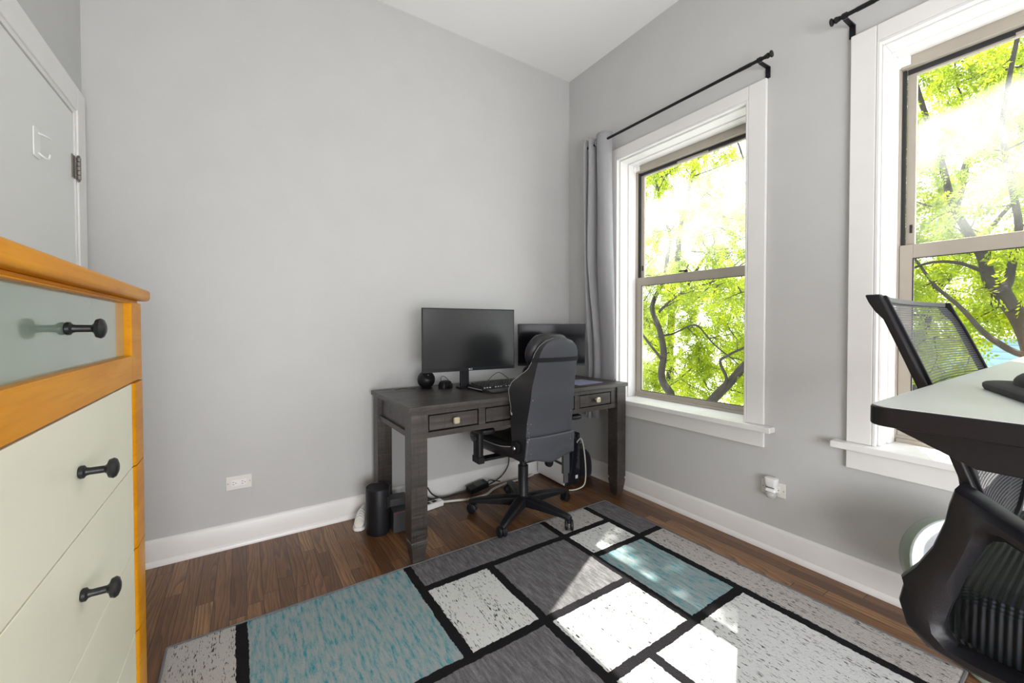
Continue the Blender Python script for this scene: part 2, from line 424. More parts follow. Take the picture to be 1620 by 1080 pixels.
def obj(name, mb, mat, parent=None, bevel=0, smooth=False, sub=0, seg=2, solid=0, loc=None):
    me = bpy.data.meshes.new(name); me.from_pydata(mb.v, [], mb.f); me.validate()
    bm = bmesh.new(); bm.from_mesh(me); bmesh.ops.recalc_face_normals(bm, faces=bm.faces); bm.to_mesh(me); bm.free()
    me.materials.append(M[mat] if isinstance(mat, str) else mat)
    o = bpy.data.objects.new(name, me); COL.objects.link(o)
    if parent is not None: o.parent = parent
    if loc: o.location = loc
    if solid:
        m = o.modifiers.new('solid', 'SOLIDIFY'); m.thickness = solid; m.offset = 0
    if bevel:
        m = o.modifiers.new('bevel', 'BEVEL'); m.width = bevel; m.segments = seg; m.limit_method = 'ANGLE'; m.angle_limit = .6
        m.harden_normals = True
    if sub:
        m = o.modifiers.new('sub', 'SUBSURF'); m.levels = sub; m.render_levels = sub
    if smooth or bevel or sub:
        me.shade_smooth()
        if smooth and not sub and not bevel:
            me.set_sharp_from_angle(angle=math.radians(38))
    return o

def tag(o, label, cat, group=None, kind=None):
    if label: o['label'] = label
    if cat: o['category'] = cat
    if group: o['group'] = group
    if kind: o['kind'] = kind
    return o
def thing(name, label, cat, loc=(0, 0, 0), rz=0, group=None, kind=None, rot=None):
    o = bpy.data.objects.new(name, None); COL.objects.link(o); o.location = loc
    o.rotation_euler = rot if rot else (0, 0, rz); o.empty_display_size = .1
    return tag(o, label, cat, group, kind)
def struct(name, mb, mat, label=None, cat=None, **kw):
    o = obj(name, mb, mat, **kw); return tag(o, label, cat, None, 'structure')

# ------------------------------------------------------------------ room shell
OP = [(1.133, 2.050), (-0.304, 0.613)]           # window openings (y0, y1)
ZS, ZT = 0.600, 2.333                            # rough sill and head
struct('floor', MB().box(WC - .12, WB - .12, -.1, WO, D + .12, 0), 'floor', 'dark stained oak strip floor', 'floor')
struct('ceiling', MB().box(WC - .12, WB - .12, H, WO, D + .12, H + .1), 'ceiling', 'flat white ceiling', 'ceiling')
struct('wall_back', MB().box(WC - .12, D, 0, WO, D + .12, H), 'wall', 'grey painted wall behind the dark desk', 'wall')
struct('wall_left', MB().box(WC - .12, WB, 0, WC, D, H), 'wall', 'grey painted wall with the white door', 'wall')
struct('wall_rear', MB().box(WC - .12, WB - .12, 0, WO, WB, H), 'wall', 'grey painted wall facing the desk wall', 'wall')
mb = MB()
mb.box(W, WB, 0, WO, D, ZS); mb.box(W, WB, ZT, WO, D, H)
for a, b in ((OP[0][1], D), (OP[1][1], OP[0][0]), (WB, OP[1][0])): mb.box(W, a, ZS, WO, b, ZT)
struct('wall_right', mb, 'wall', 'grey painted wall with the two windows', 'wall')

def baseboard(name, axis, a, b, at, sgn, label):
    pr = [(0, 0), (.024, 0), (.024, .012), (.018, .022), (.014, .026), (.014, .112), (.011, .120), (.004, .126), (0, .126)]
    if axis == 'x': mb = MB().prism([(at + sgn * p, q) for p, q in pr], 'x', a, b)
    else: mb = MB().prism([(at + sgn * p, q) for p, q in pr], 'y', a, b)
    struct(name, mb, 'trim', label, 'baseboard', smooth=True)
baseboard('baseboard_back', 'x', WC + .02, W - .025, D, -1, 'white baseboard with shoe moulding along the desk wall')
baseboard('baseboard_right', 'y', WB, D - .001, W, -1, 'white baseboard with shoe moulding under the windows')
baseboard('baseboard_left', 'y', WB, 1.52, WC, 1, 'white baseboard along the door wall')

# door 1 (closed, on the left wall)
door = thing('door_1', 'white flat door in white casing at the left wall', 'door', (WC, 0, 0), kind='structure')
x0 = .001
obj('casing', frame_mb(1.53, 0, 2.535, 2.145, .10, .10, .10, 0, x0, .019), 'trim', door, bevel=.004)
obj('jamb', frame_mb(1.63, 0, 2.435, 2.045, .018, .018, .018, 0, x0, .013), 'trim', door, bevel=.002)
leaf = obj('door_leaf', MB().box(x0, 1.652, .012, .009, 2.413, 2.022), 'door', door, bevel=.002)
hg = MB()
for k in range(5): hg.lathe([(.0, 0), (.0075, .001), (.0075, .0165), (0, .0175)], 12, Matrix.Translation((.021, 2.425, 1.757 + k * .0185)))
hg.lathe([(0, 0), (.006, .002), (.004, .008), (0, .010)], 10, Matrix.Translation((.021, 2.425, 1.849)))
hg.lathe([(0, 0), (.004, .003), (.006, .008), (0, .010)], 10, Matrix.Translation((.021, 2.425, 1.747)))
hg.box(.008, 2.384, 1.757, .0125, 2.424, 1.850)
obj('hinge', hg, 'pewter', door, smooth=True)
kn = MB().lathe([(0, 0), (.026, 0), (.026, .006), (.010, .012), (.010, .03), (.026, .04), (.028, .055), (.018, .066), (0, .068)], 20, Matrix.Translation((.0095, 1.715, .96)) @ Matrix.Rotation(PI / 2, 4, 'Y'))
obj('door_knob', kn, 'pewter', door, smooth=True)
hk = thing('adhesive_hook', 'small white adhesive hook stuck on the white door', 'hook', (WC + .0095, 2.04, 1.765))
mb = MB().prism(rrect(-.026, -.05, .026, .05, .01, 4), 'x', 0, .004)
obj('hook_plate', mb, 'white_plastic', hk, bevel=.001)
obj('hook_arm', MB().tube(smooth_path([(.004, .005, .035), (.018, .02, .033), (.022, .05, .034)], 4), .003, 8), 'white_plastic', hk, smooth=True)
obj('hook_arm', MB().tube(smooth_path([(.004, .005, -.03), (.016, .015, -.042), (.020, .035, -.038), (.021, .042, -.022)], 4), .003, 8), 'white_plastic', hk, smooth=True)

# windows
def window(idx, y0, y1, label):
    w = thing('window_%d' % idx, label, 'window', (0, y0, 0), kind='structure')
    L = y1 - y0; xf = W - .020
    mb = MB().box(xf, -.088, .635, W - .0005, 0, 2.403); mb.box(xf, L, .635, W - .0005, L + .088, 2.403); mb.box(xf, 0, ZT, W - .0005, L, 2.403)
    obj('casing', mb, 'trim', w, bevel=.004)
    # jamb liners: white, stepped towards the glass
    j = MB()
    for ya, yb, s in ((0.0005, .012, 1), (L - .012, L - .0005, -1)):
        j.box(xf, ya, .635, 2.425, yb, ZT)
    j.box(xf, .012, ZT - .012, 2.425, L - .012, ZT - .0005)
    obj('jamb', j, 'trim', w, bevel=.002)
    st = MB()
    st.box(2.252, .012, .635, 2.330, .022, ZT - .012); st.box(2.252, L - .022, .635, 2.330, L - .012, ZT - .012); st.box(2.252, .022, ZT - .022, 2.330, L - .022, ZT - .012)
    st.box(2.330, .012, .635, 2.406, .030, ZT - .012); st.box(2.330, L - .030, .635, 2.406, L - .012, ZT - .012); st.box(2.330, .030, ZT - .03, 2.406, L - .03, ZT - .012)
    obj('window_stop', st, 'trim', w, bevel=.003)
    obj('stool', MB().box(2.186, -.135, .606, W - .0005, L + .135, .635).box(W - .0005, .0005, .602, 2.43, L - .0005, .635), 'sill', w, bevel=.004)
    obj('apron', MB().box(xf + .002, -.088, .520, W - .0005, L + .088, .606), 'trim', w, bevel=.003)
    # aluminium frame
    fr = frame_mb(.013, .630, L - .013, 2.320, .022, .022, .062, .036, 2.406, 2.466)
    fr.box(2.398, .035, .630, 2.406, L - .035, .652)
    obj('window_frame', fr, 'alu', w, bevel=.002)
    tk = MB().box(2.428, .035, 1.47, 2.444, .047, 2.258).box(2.428, L - .047, 1.47, 2.444, L - .035, 2.258).box(2.436, .05, 2.238, 2.443, L - .05, 2.258)
    obj('sash_track', tk, 'track', w)
    # lower sash (inner) and upper sash (outer)
    ls = frame_mb(.036, .655, L - .036, 1.496, .044, .044, .060, .026, 2.410, 2.432)
    lo = obj('lower_sash', ls, 'alu', w, bevel=.002)
    obj('gasket', frame_mb(.079, .680, L - .079, 1.437, .004, .004, .004, .004, 2.409, 2.413), 'track', lo)
    obj('sash_lock', MB().tube([(2.419, L * .53, 1.498), (2.419, L * .53, 1.512)], .012, 10).box(2.412, L * .53 - .004, 1.504, 2.426, L * .53 + .05, 1.512), 'black_metal', lo, bevel=.001)
    obj('tilt_latch', MB().box(2.412, .045, 1.497, 2.428, .10, 1.503), 'black_plastic', lo)
    us = frame_mb(.048, 1.450, L - .048, 2.252, .030, .030, .022, .04, 2.440, 2.460)
    uo = obj('upper_sash', us, 'alu', w, bevel=.002)
    obj('lift_rail', MB().box(2.434, L * .38, 2.232, 2.440, L * .62, 2.244), 'alu', uo)
    obj('vent_catch', MB().box(2.436, L - .070, 1.55, 2.440, L - .062, 1.585), 'dark_slot', uo)
    obj('lower_pane', MB().box(2.419, .080, .681, 2.423, L - .080, 1.436), 'glass', w)
    obj('upper_pane', MB().box(-.002, -(L - .156) / 2, -.37, .002, (L - .156) / 2, .37), 'glass_haze', w, loc=(2.450, L / 2, 1.860))
    bl = MB().box(2.380, L - .036, 2.262, 2.404, L - .029, 2.303)
    bl.box(2.376, L - .066, 2.298, 2.405, L - .030, 2.3025).box(2.380, L - .066, 2.262, 2.384, L - .036, 2.266).box(2.401, L - .066, 2.266, 2.405, L - .036, 2.298)
    obj('shade_bracket', bl, 'white_plastic', w, bevel=.001)
    return w
window(1, *OP[0], 'tan sash window with a grey curtain at its side')
window(2, *OP[1], 'tan sash window behind the mesh chair and white desk')

# ------------------------------------------------------------------ curtain rods and curtain
def rod(label, y0, y1, braks):
    t = thing('curtain_rod', label, 'curtain rod', (W - .09, 0, 2.465), group=None)
    Rx = Matrix.Rotation(-PI / 2, 4, 'X')
    obj('rod', MB().tube([(0, y0 + .03, 0), (0, y1, 0)], .0085, 12).tube([(0, y0 + .10, 0), (0, y0 + .16, 0)], .0098, 12), 'black_metal', t, smooth=True)
    fin = MB().lathe([(0, 0), (.015, .001), (.017, .006), (.012, .011), (.008, .014), (.013, .018), (.013, .024), (.0105, .028), (.0105, .034), (0, .034)], 16, Matrix.Translation((0, y0, 0)) @ Rx)
    obj('finial', fin, 'black_metal', t, smooth=True)
    for yb in braks:
        b = MB().box(.0835, yb - .011, -.062, .0898, yb + .011, -.006)
        b.add([(.0835, yb - .009, -.012), (.0835, yb + .009, -.012), (.0835, yb + .009, -.004), (.0835, yb - .009, -.004), (.004, yb - .009, -.014), (.004, yb + .009, -.014), (.012, yb + .009, -.008), (.012, yb - .009, -.008)],
              [(0, 1, 2, 3), (4, 7, 6, 5), (0, 4, 5, 1), (1, 5, 6, 2), (2, 6, 7, 3), (3, 7, 4, 0)])
        b.tube([(0, yb - .009, -.0002), (0, yb + .009, -.0002)], .0125, 12)
        obj('bracket', b, 'black_metal', t, bevel=.001)
    return t
rod('black curtain rod above the window beside the corner, with grey curtain', .985, 2.27, (1.045, 2.245))
def rod2():
    t = thing('curtain_rod', 'black curtain rod above the window behind the mesh chair, no curtain', 'curtain rod', (W - .09, 0, 2.465))
    obj('rod', MB().tube([(0, -.46, 0), (0, .72, 0)], .0085, 12).tube([(0, .60, 0), (0, .66, 0)], .0098, 12), 'black_metal', t, smooth=True)
    Rx = Matrix.Rotation(PI / 2, 4, 'X')
    fin = MB().lathe([(0, 0), (.015, .001), (.017, .006), (.012, .011), (.008, .014), (.013, .018), (.013, .024), (.0105, .028), (.0105, .034), (0, .034)], 16, Matrix.Translation((0, .752, 0)) @ Rx)
    obj('finial', fin, 'black_metal', t, smooth=True)
    for yb in (.700, -.38):
        b = MB().box(.0835, yb - .011, -.062, .0898, yb + .011, -.006)
        b.add([(.0835, yb - .009, -.012), (.0835, yb + .009, -.012), (.0835, yb + .009, -.004), (.0835, yb - .009, -.004), (.004, yb - .009, -.014), (.004, yb + .009, -.014), (.012, yb + .009, -.008), (.012, yb - .009, -.008)],
              [(0, 1, 2, 3), (4, 7, 6, 5), (0, 4, 5, 1), (1, 5, 6, 2), (2, 6, 7, 3), (3, 7, 4, 0)])
        b.tube([(0, yb - .009, -.0002), (0, yb + .009, -.0002)], .0125, 12)
        obj('bracket', b, 'black_metal', t, bevel=.001)
rod2()

cur = thing('curtain', 'grey grommet curtain bunched beside the corner window', 'curtain', (0, 0, 0))
path = [(2.190, 2.048), (2.158, 2.052), (2.128, 2.075), (2.122, 2.110), (2.135, 2.142), (2.165, 2.165), (2.192, 2.178), (2.190, 2.190), (2.150, 2.197), (2.120, 2.205),
        (2.118, 2.216), (2.150, 2.224), (2.190, 2.232), (2.190, 2.242), (2.150, 2.248), (2.122, 2.254), (2.122, 2.264), (2.155, 2.272), (2.190, 2.280), (2.195, 2.29)]
base = smooth_path([(a, b, 0) for a, b in path], 5)
cb = MB(); rows = 46; rings = []
for k in range(rows + 1):
    f = k / rows; z = 2.520 + (.452 - 2.520) * f; ring = []
    for i, p in enumerate(base):
        g = i / len(base)
        spread = 1 + .14 * f
        y = 2.05 + (p.y - 2.05) * spread - .022 * f * (1 - g) + .006 * math.sin(3 * f * PI + g * 9)
        x = 2.157 + (p.x - 2.157) * (1 - .12 * math.sin(f * PI)) + .006 * math.sin(f * 7 + g * 14) * f
        q1 = min(1, max(0, (1.75 - z) / .95)); q1 = q1 * q1 * (3 - 2 * q1); q2 = min(1, max(0, (.76 - z) / .10)); q2 = q2 * q2 * (3 - 2 * q2)
        x += (2.192 + (p.x - 2.118) * .32 - x) * q1; y += (2.196 + (p.y - 2.05) * .55 - y) * q2
        zz = z + .012 * math.sin(g * 11) * f
        ring.append((x, y, zz))
    rings.append(ring)
cb.loft(rings, caps=False, closed=False)
obj('curtain_panel', cb, 'curtain', cur, smooth=True, solid=.003)
for y, x in ((2.084, 2.126), (2.160, 2.158), (2.197, 2.15)):
    gm = MB(); RR = Matrix.Translation((2.154, y, 2.465)) @ Matrix.Rotation(PI / 2, 4, 'X')
    ring = []
    for k in range(24):
        a = 2 * PI * k / 24
        ring.append([RR @ Vector(((.019 + .005 * math.cos(b)) * math.cos(a), (.019 + .005 * math.cos(b)) * math.sin(a), .005 * math.sin(b))) for b in [2 * PI * q / 8 for q in range(8)]])
    ring.append(ring[0]); gm.loft(ring, caps=False)
    obj('grommet', gm, 'chrome', cur, smooth=True)

# ------------------------------------------------------------------ outlets
def outlet(name, label, loc, rz):
    t = thing(name, label, 'wall outlet', loc, rz)      # local: x along the wall, y out of the wall, z up
    obj('cover_plate', MB().box(-.057, 0, -.036, .057, .006, .036), 'cream_plastic', t, bevel=.003)
    obj('receptacle', MB().box(-.034, .006, -.0165, .034, .008, .0165), 'white_plastic', t, bevel=.001)
    for s in (-1, 1):
        sl = MB().box(s * .02 + .001, .008, .004, s * .02 + .009, .0085, .006).box(s * .02 + .001, .008, -.008, s * .02 + .009, .0085, -.006)
        sl.lathe([(0, 0), (.0022, 0), (.0022, .0006), (0, .0006)], 10, Matrix.Translation((s * .02 - .006, .008, -.001)) @ Matrix.Rotation(-PI / 2, 4, 'X'))
        obj('socket_slots', sl, 'dark_slot', t)
        obj('screw', MB().lathe([(0, 0), (.003, 0), (.0025, .001), (0, .0012)], 10, Matrix.Translation((s * .048, .006, 0)) @ Matrix.Rotation(-PI / 2, 4, 'X')), 'pewter', t, smooth=True)
    return t
outlet('wall_outlet', 'cream horizontal outlet plate on the desk wall', (-.029, D - .0005, .332), PI)
outlet('wall_outlet', 'cream outlet plate under the windows holding a night light', (W - .0005, 1.002, .322), PI / 2)
nl = thing('night_light', 'white plug in night light with clear bulb', 'night light', (W - .009, 1.000, .33), PI / 2)
mb = MB().loft([[(x, .002 + y * .8, z) for x, y in rrect(-hw, 0, hw, dp, min(hw, dp) * .45, 4)] for z, hw, dp in
                ((.052, .027, .042), (.050, .030, .046), (.02, .027, .045), (.006, .019, .038), (.002, .017, .036), (-.004, .024, .045), (-.014, .026, .048), (-.016, .02, .04))])
obj('body', mb, 'white_plastic', nl, smooth=True)
obj('louvre', MB().box(-.02, .038, .0045, .02, .0335, .0065), 'dark_slot', nl)
obj('bulb', MB().lathe([(.020, .0), (.026, -.009), (.026, -.020), (.018, -.031), (0, -.036)], 20, Matrix.Translation((0, .022, -.016))), 'bulb', nl, smooth=True)

# ------------------------------------------------------------------ rug
rug = thing('rug', 'geometric area rug in grey, white, teal and black blocks', 'rug', (-.240, 1.8716, 0), .0102)
nu, nv = 221, 161; rb = MB()
def rz(u, v):
    e = min(u, RU - u, v, RV - v)
    return .0085 + .0018 * mnoise.noise((u * 70, v * 70, 0)) + .0012 * mnoise.noise((u * 9, v * 9, 3)) - (.004 if e < .008 else 0)
vs = []
for j in range(nv):
    for i in range(nu):
        u = RU * i / (nu - 1); v = RV * j / (nv - 1)
        eu = .003 * mnoise.noise((u * 8, v * 8, 9)); ev = .003 * mnoise.noise((u * 8, v * 8, 5))
        vs.append((u + (eu if i in (0, nu - 1) else 0), -(v + (ev if j in (0, nv - 1) else 0)), rz(u, v)))
fs = [(j * nu + i, (j + 1) * nu + i, (j + 1) * nu + i + 1, j * nu + i + 1) for j in range(nv - 1) for i in range(nu - 1)]
rb.add(vs, fs)
pile = obj('pile', rb, 'rug', rug, smooth=False)
for p in pile.data.polygons: p.use_smooth = True
# rug material reads x and -y
bd = MB()
for a, b in (((0, 0), (RU, 0)), ((RU, 0), (RU, RV)), ((RU, RV), (0, RV)), ((0, RV), (0, 0))):
    pts = [(a[0] + (b[0] - a[0]) * k / 40, -(a[1] + (b[1] - a[1]) * k / 40), .0048 + .0006 * math.sin(k * 1.7)) for k in range(41)]
    bd.tube(pts, .0046, 6)
obj('binding', bd, 'binding', rug, smooth=True)

# ------------------------------------------------------------------ dark desk
DX, DY, DTH = .6437, 1.864, .018
def dw(x, y, z=0):
    c, s = math.cos(DTH), math.sin(DTH); return (DX + c * x - s * y, DY + s * x + c * y, z)
DW, DD, DH = 1.54, .6457, .763
desk = thing('desk', 'dark rustic wooden desk with three drawers', 'desk', (DX, DY, 0), DTH)
obj('desktop', MB().box(0, 0, DH - .024, DW, DD, DH), 'darkwood', desk, bevel=.003)
lw = .083
def leg_mb(x, y):
    m = MB(); rings = []
    for z, h in ((DH - .024, lw / 2), (.125, lw / 2), (.118, .037), (.108, .037), (.104, .0405), (.094, .0405), (.002, .027), (0, .025)):
        rings.append([(x - h, y - h, z), (x + h, y - h, z), (x + h, y + h, z), (x - h, y + h, z)])
    return m.loft(rings)
for x in (.012 + lw / 2, DW - .012 - lw / 2):
    for y in (.012 + lw / 2, DD - .012 - lw / 2): obj('leg', leg_mb(x, y), 'darkwood', desk, bevel=.002)
xa, xb = .012 + lw, DW - .012 - lw
ap = MB().box(xa, .022, .713, xb, .040, DH - .024).box(xa, .022, .600, xb, .042, .628)
for a, b in ((xa, .106), (.388, .428), (1.072, 1.112), (1.398, xb)): ap.box(a, .024, .628, b, .040, .713)
obj('front_apron', ap, 'darkwood', desk, bevel=.002)
obj('drawer_cavity', MB().box(xa, .050, .602, xb, .056, .735), 'dark_slot', desk)
for xs in (.018, DW - .018):
    s = 1 if xs < .5 else -1
    sd = MB().box(xs + s * .018, .012 + lw, .600, xs + s * .034, DD - .012 - lw, DH - .024)
    sd.box(min(xs + s * .004, xs + s * .034), .012 + lw, .600, max(xs + s * .004, xs + s * .034), DD - .012 - lw, .628)
    obj('side_apron', sd, 'darkwood', desk, bevel=.002)
obj('rear_apron', MB().box(xa, DD - .04, .600, xb, DD - .022, DH - .024), 'darkwood', desk, bevel=.002)
for a, b in ((.112, .382), (.434, 1.066), (1.118, 1.392)):
    dr = obj('drawer', MB().box(a, .026, .634, b, .048, .707), 'darkwood', desk, bevel=.003)
    for kx in ((a + b) / 2,) if b - a < .4 else (a + .16, b - .16):
        kb = MB().tube([(kx, .026, .672), (kx, .010, .672)], .006, 10)
        kb.loft([[(kx + u, yy, .672 + w) for u, w in rrect(-r, -r, r, r, r * .45, 3)] for yy, r in ((.012, .011), (.008, .0155), (-.002, .0165), (-.006, .013))])
        obj('knob', kb, 'knob_brass', dr, smooth=True)

# ------------------------------------------------------------------ things on the desk
def monitor(name, label, BL, BR, z0, z1, thick, arm, bezel):
    """screen between two bottom corners (world xy), facing the room"""
    a = Vector((*BL, 0)); b = Vector((*BR, 0)); e = (b - a); wd = e.length; ang = math.atan2(e.y, e.x)
    mid = (a + b) / 2
    t = thing(name, label, 'monitor', (mid.x, mid.y, DH), ang)
    hw = wd / 2; zb, zt = z0 - DH, z1 - DH
    hs = MB().box(-hw, 0, zb, hw, .012, zt)
    obj('housing', hs, 'black_plastic', t, bevel=.002)
    obj('back_shell', MB().loft([[(-hw * .8, .012, zb + .03), (hw * .8, .012, zb + .03), (hw * .8, .012, zt - .04), (-hw * .8, .012, zt - .04)],
                                 [(-hw * .5, thick, zb + .07), (hw * .5, thick, zb + .07), (hw * .5, thick, zt - .1), (-hw * .5, thick, zt - .1)]]), 'black_plastic', t, bevel=.003)
    obj('screen', MB().box(-hw + .006, -.0012, zb + bezel, hw - .006, 0, zt - .006), arm['screen'], t)
    obj('chin', MB().box(-hw + .001, -.0025, zb, hw - .001, 0, zb + bezel - .001), 'black_plastic', t, bevel=.0008)
    x = arm['x']
    obj('stand_arm', MB().box(x - arm['w'] / 2, thick, .012, x + arm['w'] / 2, thick + .022, zb + .14), 'black_plastic', t, bevel=.003)
    return t, hw, zb
n_ = N('matte_monitor_panel'); n_.set((.012, .013, .014), .24, spec=.75); M['screen_matte'] = n_.m
n_ = N('glossy_monitor_panel'); n_.set((.004, .004, .006), .10, spec=.10); M['screen_gloss'] = n_.m
t, hw, zb = monitor('monitor', 'large black monitor facing the room beside the ball speaker', (.846, 2.226), (1.451, 2.190), .878, 1.252, .045, dict(x=-.02, w=.055, screen='screen_matte'), .020)
ft = MB().prism([(-.05, .06), (-.04, .050), (.12, .050), (.13, .06), (.13, .12), (.09, .16), (-.02, .16), (-.05, .12)], 'z', .0005, .012)
obj('foot', ft, 'black_plastic', t, bevel=.003)
# maker's mark on the chin: small round emblem and two letters
mk = MB().lathe([(0, 0), (.0042, 0), (.0042, .0006), (0, .0006)], 20, Matrix.Translation((-.012, -.0025, zb + .010)) @ Matrix.Rotation(PI / 2, 4, 'X'))
def strokes(mb, x, z, h, segs, y=-.0025):
    for (u0, w0, u1, w1) in segs:
        p = Vector((x + u0 * h, y - .0003, z + w0 * h)); q_ = Vector((x + u1 * h, y - .0003, z + w1 * h)); d = (q_ - p)
        n = Vector((-d.z, 0, d.x)).normalized() * h * .09
        mb.obox((p + q_) / 2, d / 2 + d.normalized() * h * .09, n, (0, .0003, 0))
strokes(mk, -.005, zb + .006, .008, [(0, 1, 0, 0), (0, 0, .55, 0)])
strokes(mk, .002, zb + .006, .008, [(.6, 1, 0, 1), (0, 1, 0, 0), (0, 0, .6, 0), (.6, 0, .6, .5), (.6, .5, .35, .5)])
obj('emblem', mk, 'led_white', t)
t, hw, zb = monitor('monitor', 'smaller black monitor angled in the corner behind the gaming chair', (1.667, 2.470), (2.087, 2.208), .858, 1.163, .04, dict(x=.0, w=.05, screen='screen_gloss'), .016)
obj('foot', MB().prism(rrect(-.12, -.03, .12, .06, .03, 4), 'z', .0005, .010), 'black_plastic', t, bevel=.003)

def ball_speaker(label, x, y, rz):
    t = thing('ball_speaker', label, 'speaker', dw(x, y, DH), rz)
    r = .0545; cz = .053
    prof = [(r * math.sin(a), cz - r * math.cos(a)) for a in [math.radians(8 + 172 * k / 28) for k in range(29)]]
    prof = [(.038, .0006), (.040, .004)] + [p for p in prof if p[1] > .006]
    # body with a tilted driver bowl cut into its front top
    A = Matrix.Translation((0, 0, cz)) @ Matrix.Rotation(math.radians(46), 4, 'X')
    body = MB(); body.lathe([(.036, .0006), (.038, .003), (.034, .006)], 24)
    body.lathe([(r * math.sin(a), r * math.cos(a)) for a in [math.radians(38 + 142 * k / 24) for k in range(25)]] , 32, A)
    obj('body', body, 'black_plastic', t, smooth=True)
    rim = r * math.sin(math.radians(38)); zr = r * math.cos(math.radians(38))
    cone = MB().lathe([(rim, zr), (rim - .004, zr - .003), (rim - .008, zr - .009), (.013, zr - .013), (0, zr - .013)], 28, A)
    obj('driver_cone', cone, 'black_plastic', t, smooth=True)
    obj('dust_cap', MB().lathe([(.0185, zr - .0118), (.017, zr - .006), (.010, zr - .001), (0, zr + .0005)], 20, A), 'cup_metal', t, smooth=True)
    return t
ball_speaker('round black ball speaker at the left end of the dark desk', .31, .545, math.radians(2))
ball_speaker('round black ball speaker half hidden behind the gaming chair back', 1.045, .455, math.radians(-30))

kb = thing('keyboard', 'black gaming keyboard with white lit edge on the dark desk', 'keyboard', dw(.735, .285, DH), DTH + .05)
wd, dp = .46, .15
case = MB().prism([(-.08, .001), (.085, .001), (.085, .030), (.07, .032), (-.075, .018), (-.08, .014)], 'x', -wd / 2, wd / 2)
obj('case', case, 'black_plastic', kb, bevel=.002)
ky = MB()
sl = (.032 - .018) / .145
for r in range(6):
    yk = -.066 + r * .0235; nk = 22; 
    for k in range(nk):
        xk = -wd / 2 + .014 + k * (wd - .028) / nk; 
        if r == 0 and 4 <= k <= 8 and k > 4: continue
        x1 = xk + (wd - .028) / nk - .0022
        if r == 0 and k == 4: x1 = xk + 5 * (wd - .028) / nk - .0022
        zb_ = .018 + (yk + .075) * sl + .0005
        ky.loft([[(xk, yk, zb_), (x1, yk, zb_), (x1, yk + .020, zb_ + .002), (xk, yk + .020, zb_ + .002)],
                 [(xk + .002, yk + .003, zb_ + .009), (x1 - .002, yk + .003, zb_ + .009), (x1 - .002, yk + .017, zb_ + .010), (xk + .002, yk + .017, zb_ + .010)]])
kc = obj('keycaps', ky, 'satin_black', kb)
for k in range(22):
    if k % 4 == 3: continue
    xk = -wd / 2 + .017 + k * (wd - .028) / 22
    obj('key_legend', MB().box(xk, -.0683, .0205, xk + .011, -.0665, .0245), 'led_white', kc)
obj('edge_light', MB().box(-wd / 2 - .0015, -.075, .012, -wd / 2, .08, .0145), 'led_white', kb)
obj('wrist_rest', MB().prism([(-.150, .001), (-.082, .001), (-.082, .014), (-.10, .016), (-.145, .008)], 'x', -wd / 2 + .02, wd / 2 - .02), 'black_cloth', kb, bevel=.003)
obj('cord', MB().tube(smooth_path([(.10, .086, .02), (.09, .13, .05), (.06, .17, .075), (.03, .20, .05), (.02, .24, .012), (.06, .30, .0045)], 6), .002, 6), 'rubber', kb, smooth=True)

pk = thing('desk_puck', 'small black puck with round dial at the foot of the large monitor', 'desk puck', dw(.405, .48, DH), .3)
obj('body', MB().loft([[(x, y, z) for x, y in rrect(-.035 * s, -.03 * s, .045 * s, .03 * s, .015 * s, 4)] for z, s in ((.001, 1), (.02, 1), (.04, .8), (.046, .55))]), 'black_plastic', pk, smooth=True)
obj('dial', MB().lathe([(0, 0), (.016, 0), (.016, .004), (.012, .006), (0, .006)], 20, Matrix.Translation((0, -.030, .02)) @ Matrix.Rotation(PI / 2, 4, 'X')), 'satin_black', pk, smooth=True)
obj('cord', MB().tube(smooth_path([(.0, .03, .03), (.02, .06, .055), (.06, .08, .062), (.11, .09, .03), (.14, .10, .003)], 6), .0018, 6), 'rubber', pk, smooth=True)
tag(obj('speaker_cable', MB().tube(smooth_path([dw(.12, .56, DH + .003), dw(.16, .53, DH + .012), dw(.20, .545, DH + .004), dw(.245, .56, DH + .003)], 6), .0018, 6), 'rubber', smooth=True), 'thin black cable beside the ball speaker at the desk end', 'cable')
tag(obj('desk_mat', MB().prism([(x, y) for x, y, z in [dw(1.16, .08), dw(1.40, .10), dw(1.385, .29), dw(1.15, .27)]], 'z', DH + .0003, DH + .0025), 'lavender'), 'thin lavender mat on the desk beside the gaming chair', 'mat')

# ------------------------------------------------------------------ under the desk
bn = thing('subwoofer', 'black oval cylinder with a square port on the floor under the desk', 'speaker', (.618, 2.315, 0), math.radians(8))
ov = lambda s, z: [(.064 * s * math.cos(a), .072 * s * math.sin(a), z) for a in [2 * PI * k / 32 for k in range(32)]]
obj('body', MB().loft([ov(.93, 0), ov(.97, .006), ov(1, .02), ov(1, .243), ov(.97, .250), ov(.93, .252), ov(.91, .248)]), 'black_plastic', bn, smooth=True)
obj('port', frame_mb(-.017, .145, .017, .205, .003, .003, .003, .003, 0, .006).box(.0005, -.0145, .1475, .001, .0145, .2025).xf(Matrix.Translation((.022, -.0655, 0)) @ Matrix.Rotation(-PI / 2 + .25, 4, 'Z')), 'dark_slot', bn)
bx = thing('console_box', 'dark grey box with thin red line behind the front desk leg', 'box', (.755, 2.312, 0), math.radians(-4))
obj('body', MB().box(-.07, -.085, .001, .10, .085, .118), 'gunmetal', bx, bevel=.004)
obj('red_line', MB().box(-.0695, -.0858, .112, .0995, -.085, .1145), 'red_line', bx)
b2 = thing('small_box', 'small dark box lying on the grey box with red line', 'box', (.738, 2.345, .1185), math.radians(-6))
obj('body', MB().box(-.05, -.04, 0, .05, .045, .042), 'gunmetal', b2, bevel=.003)
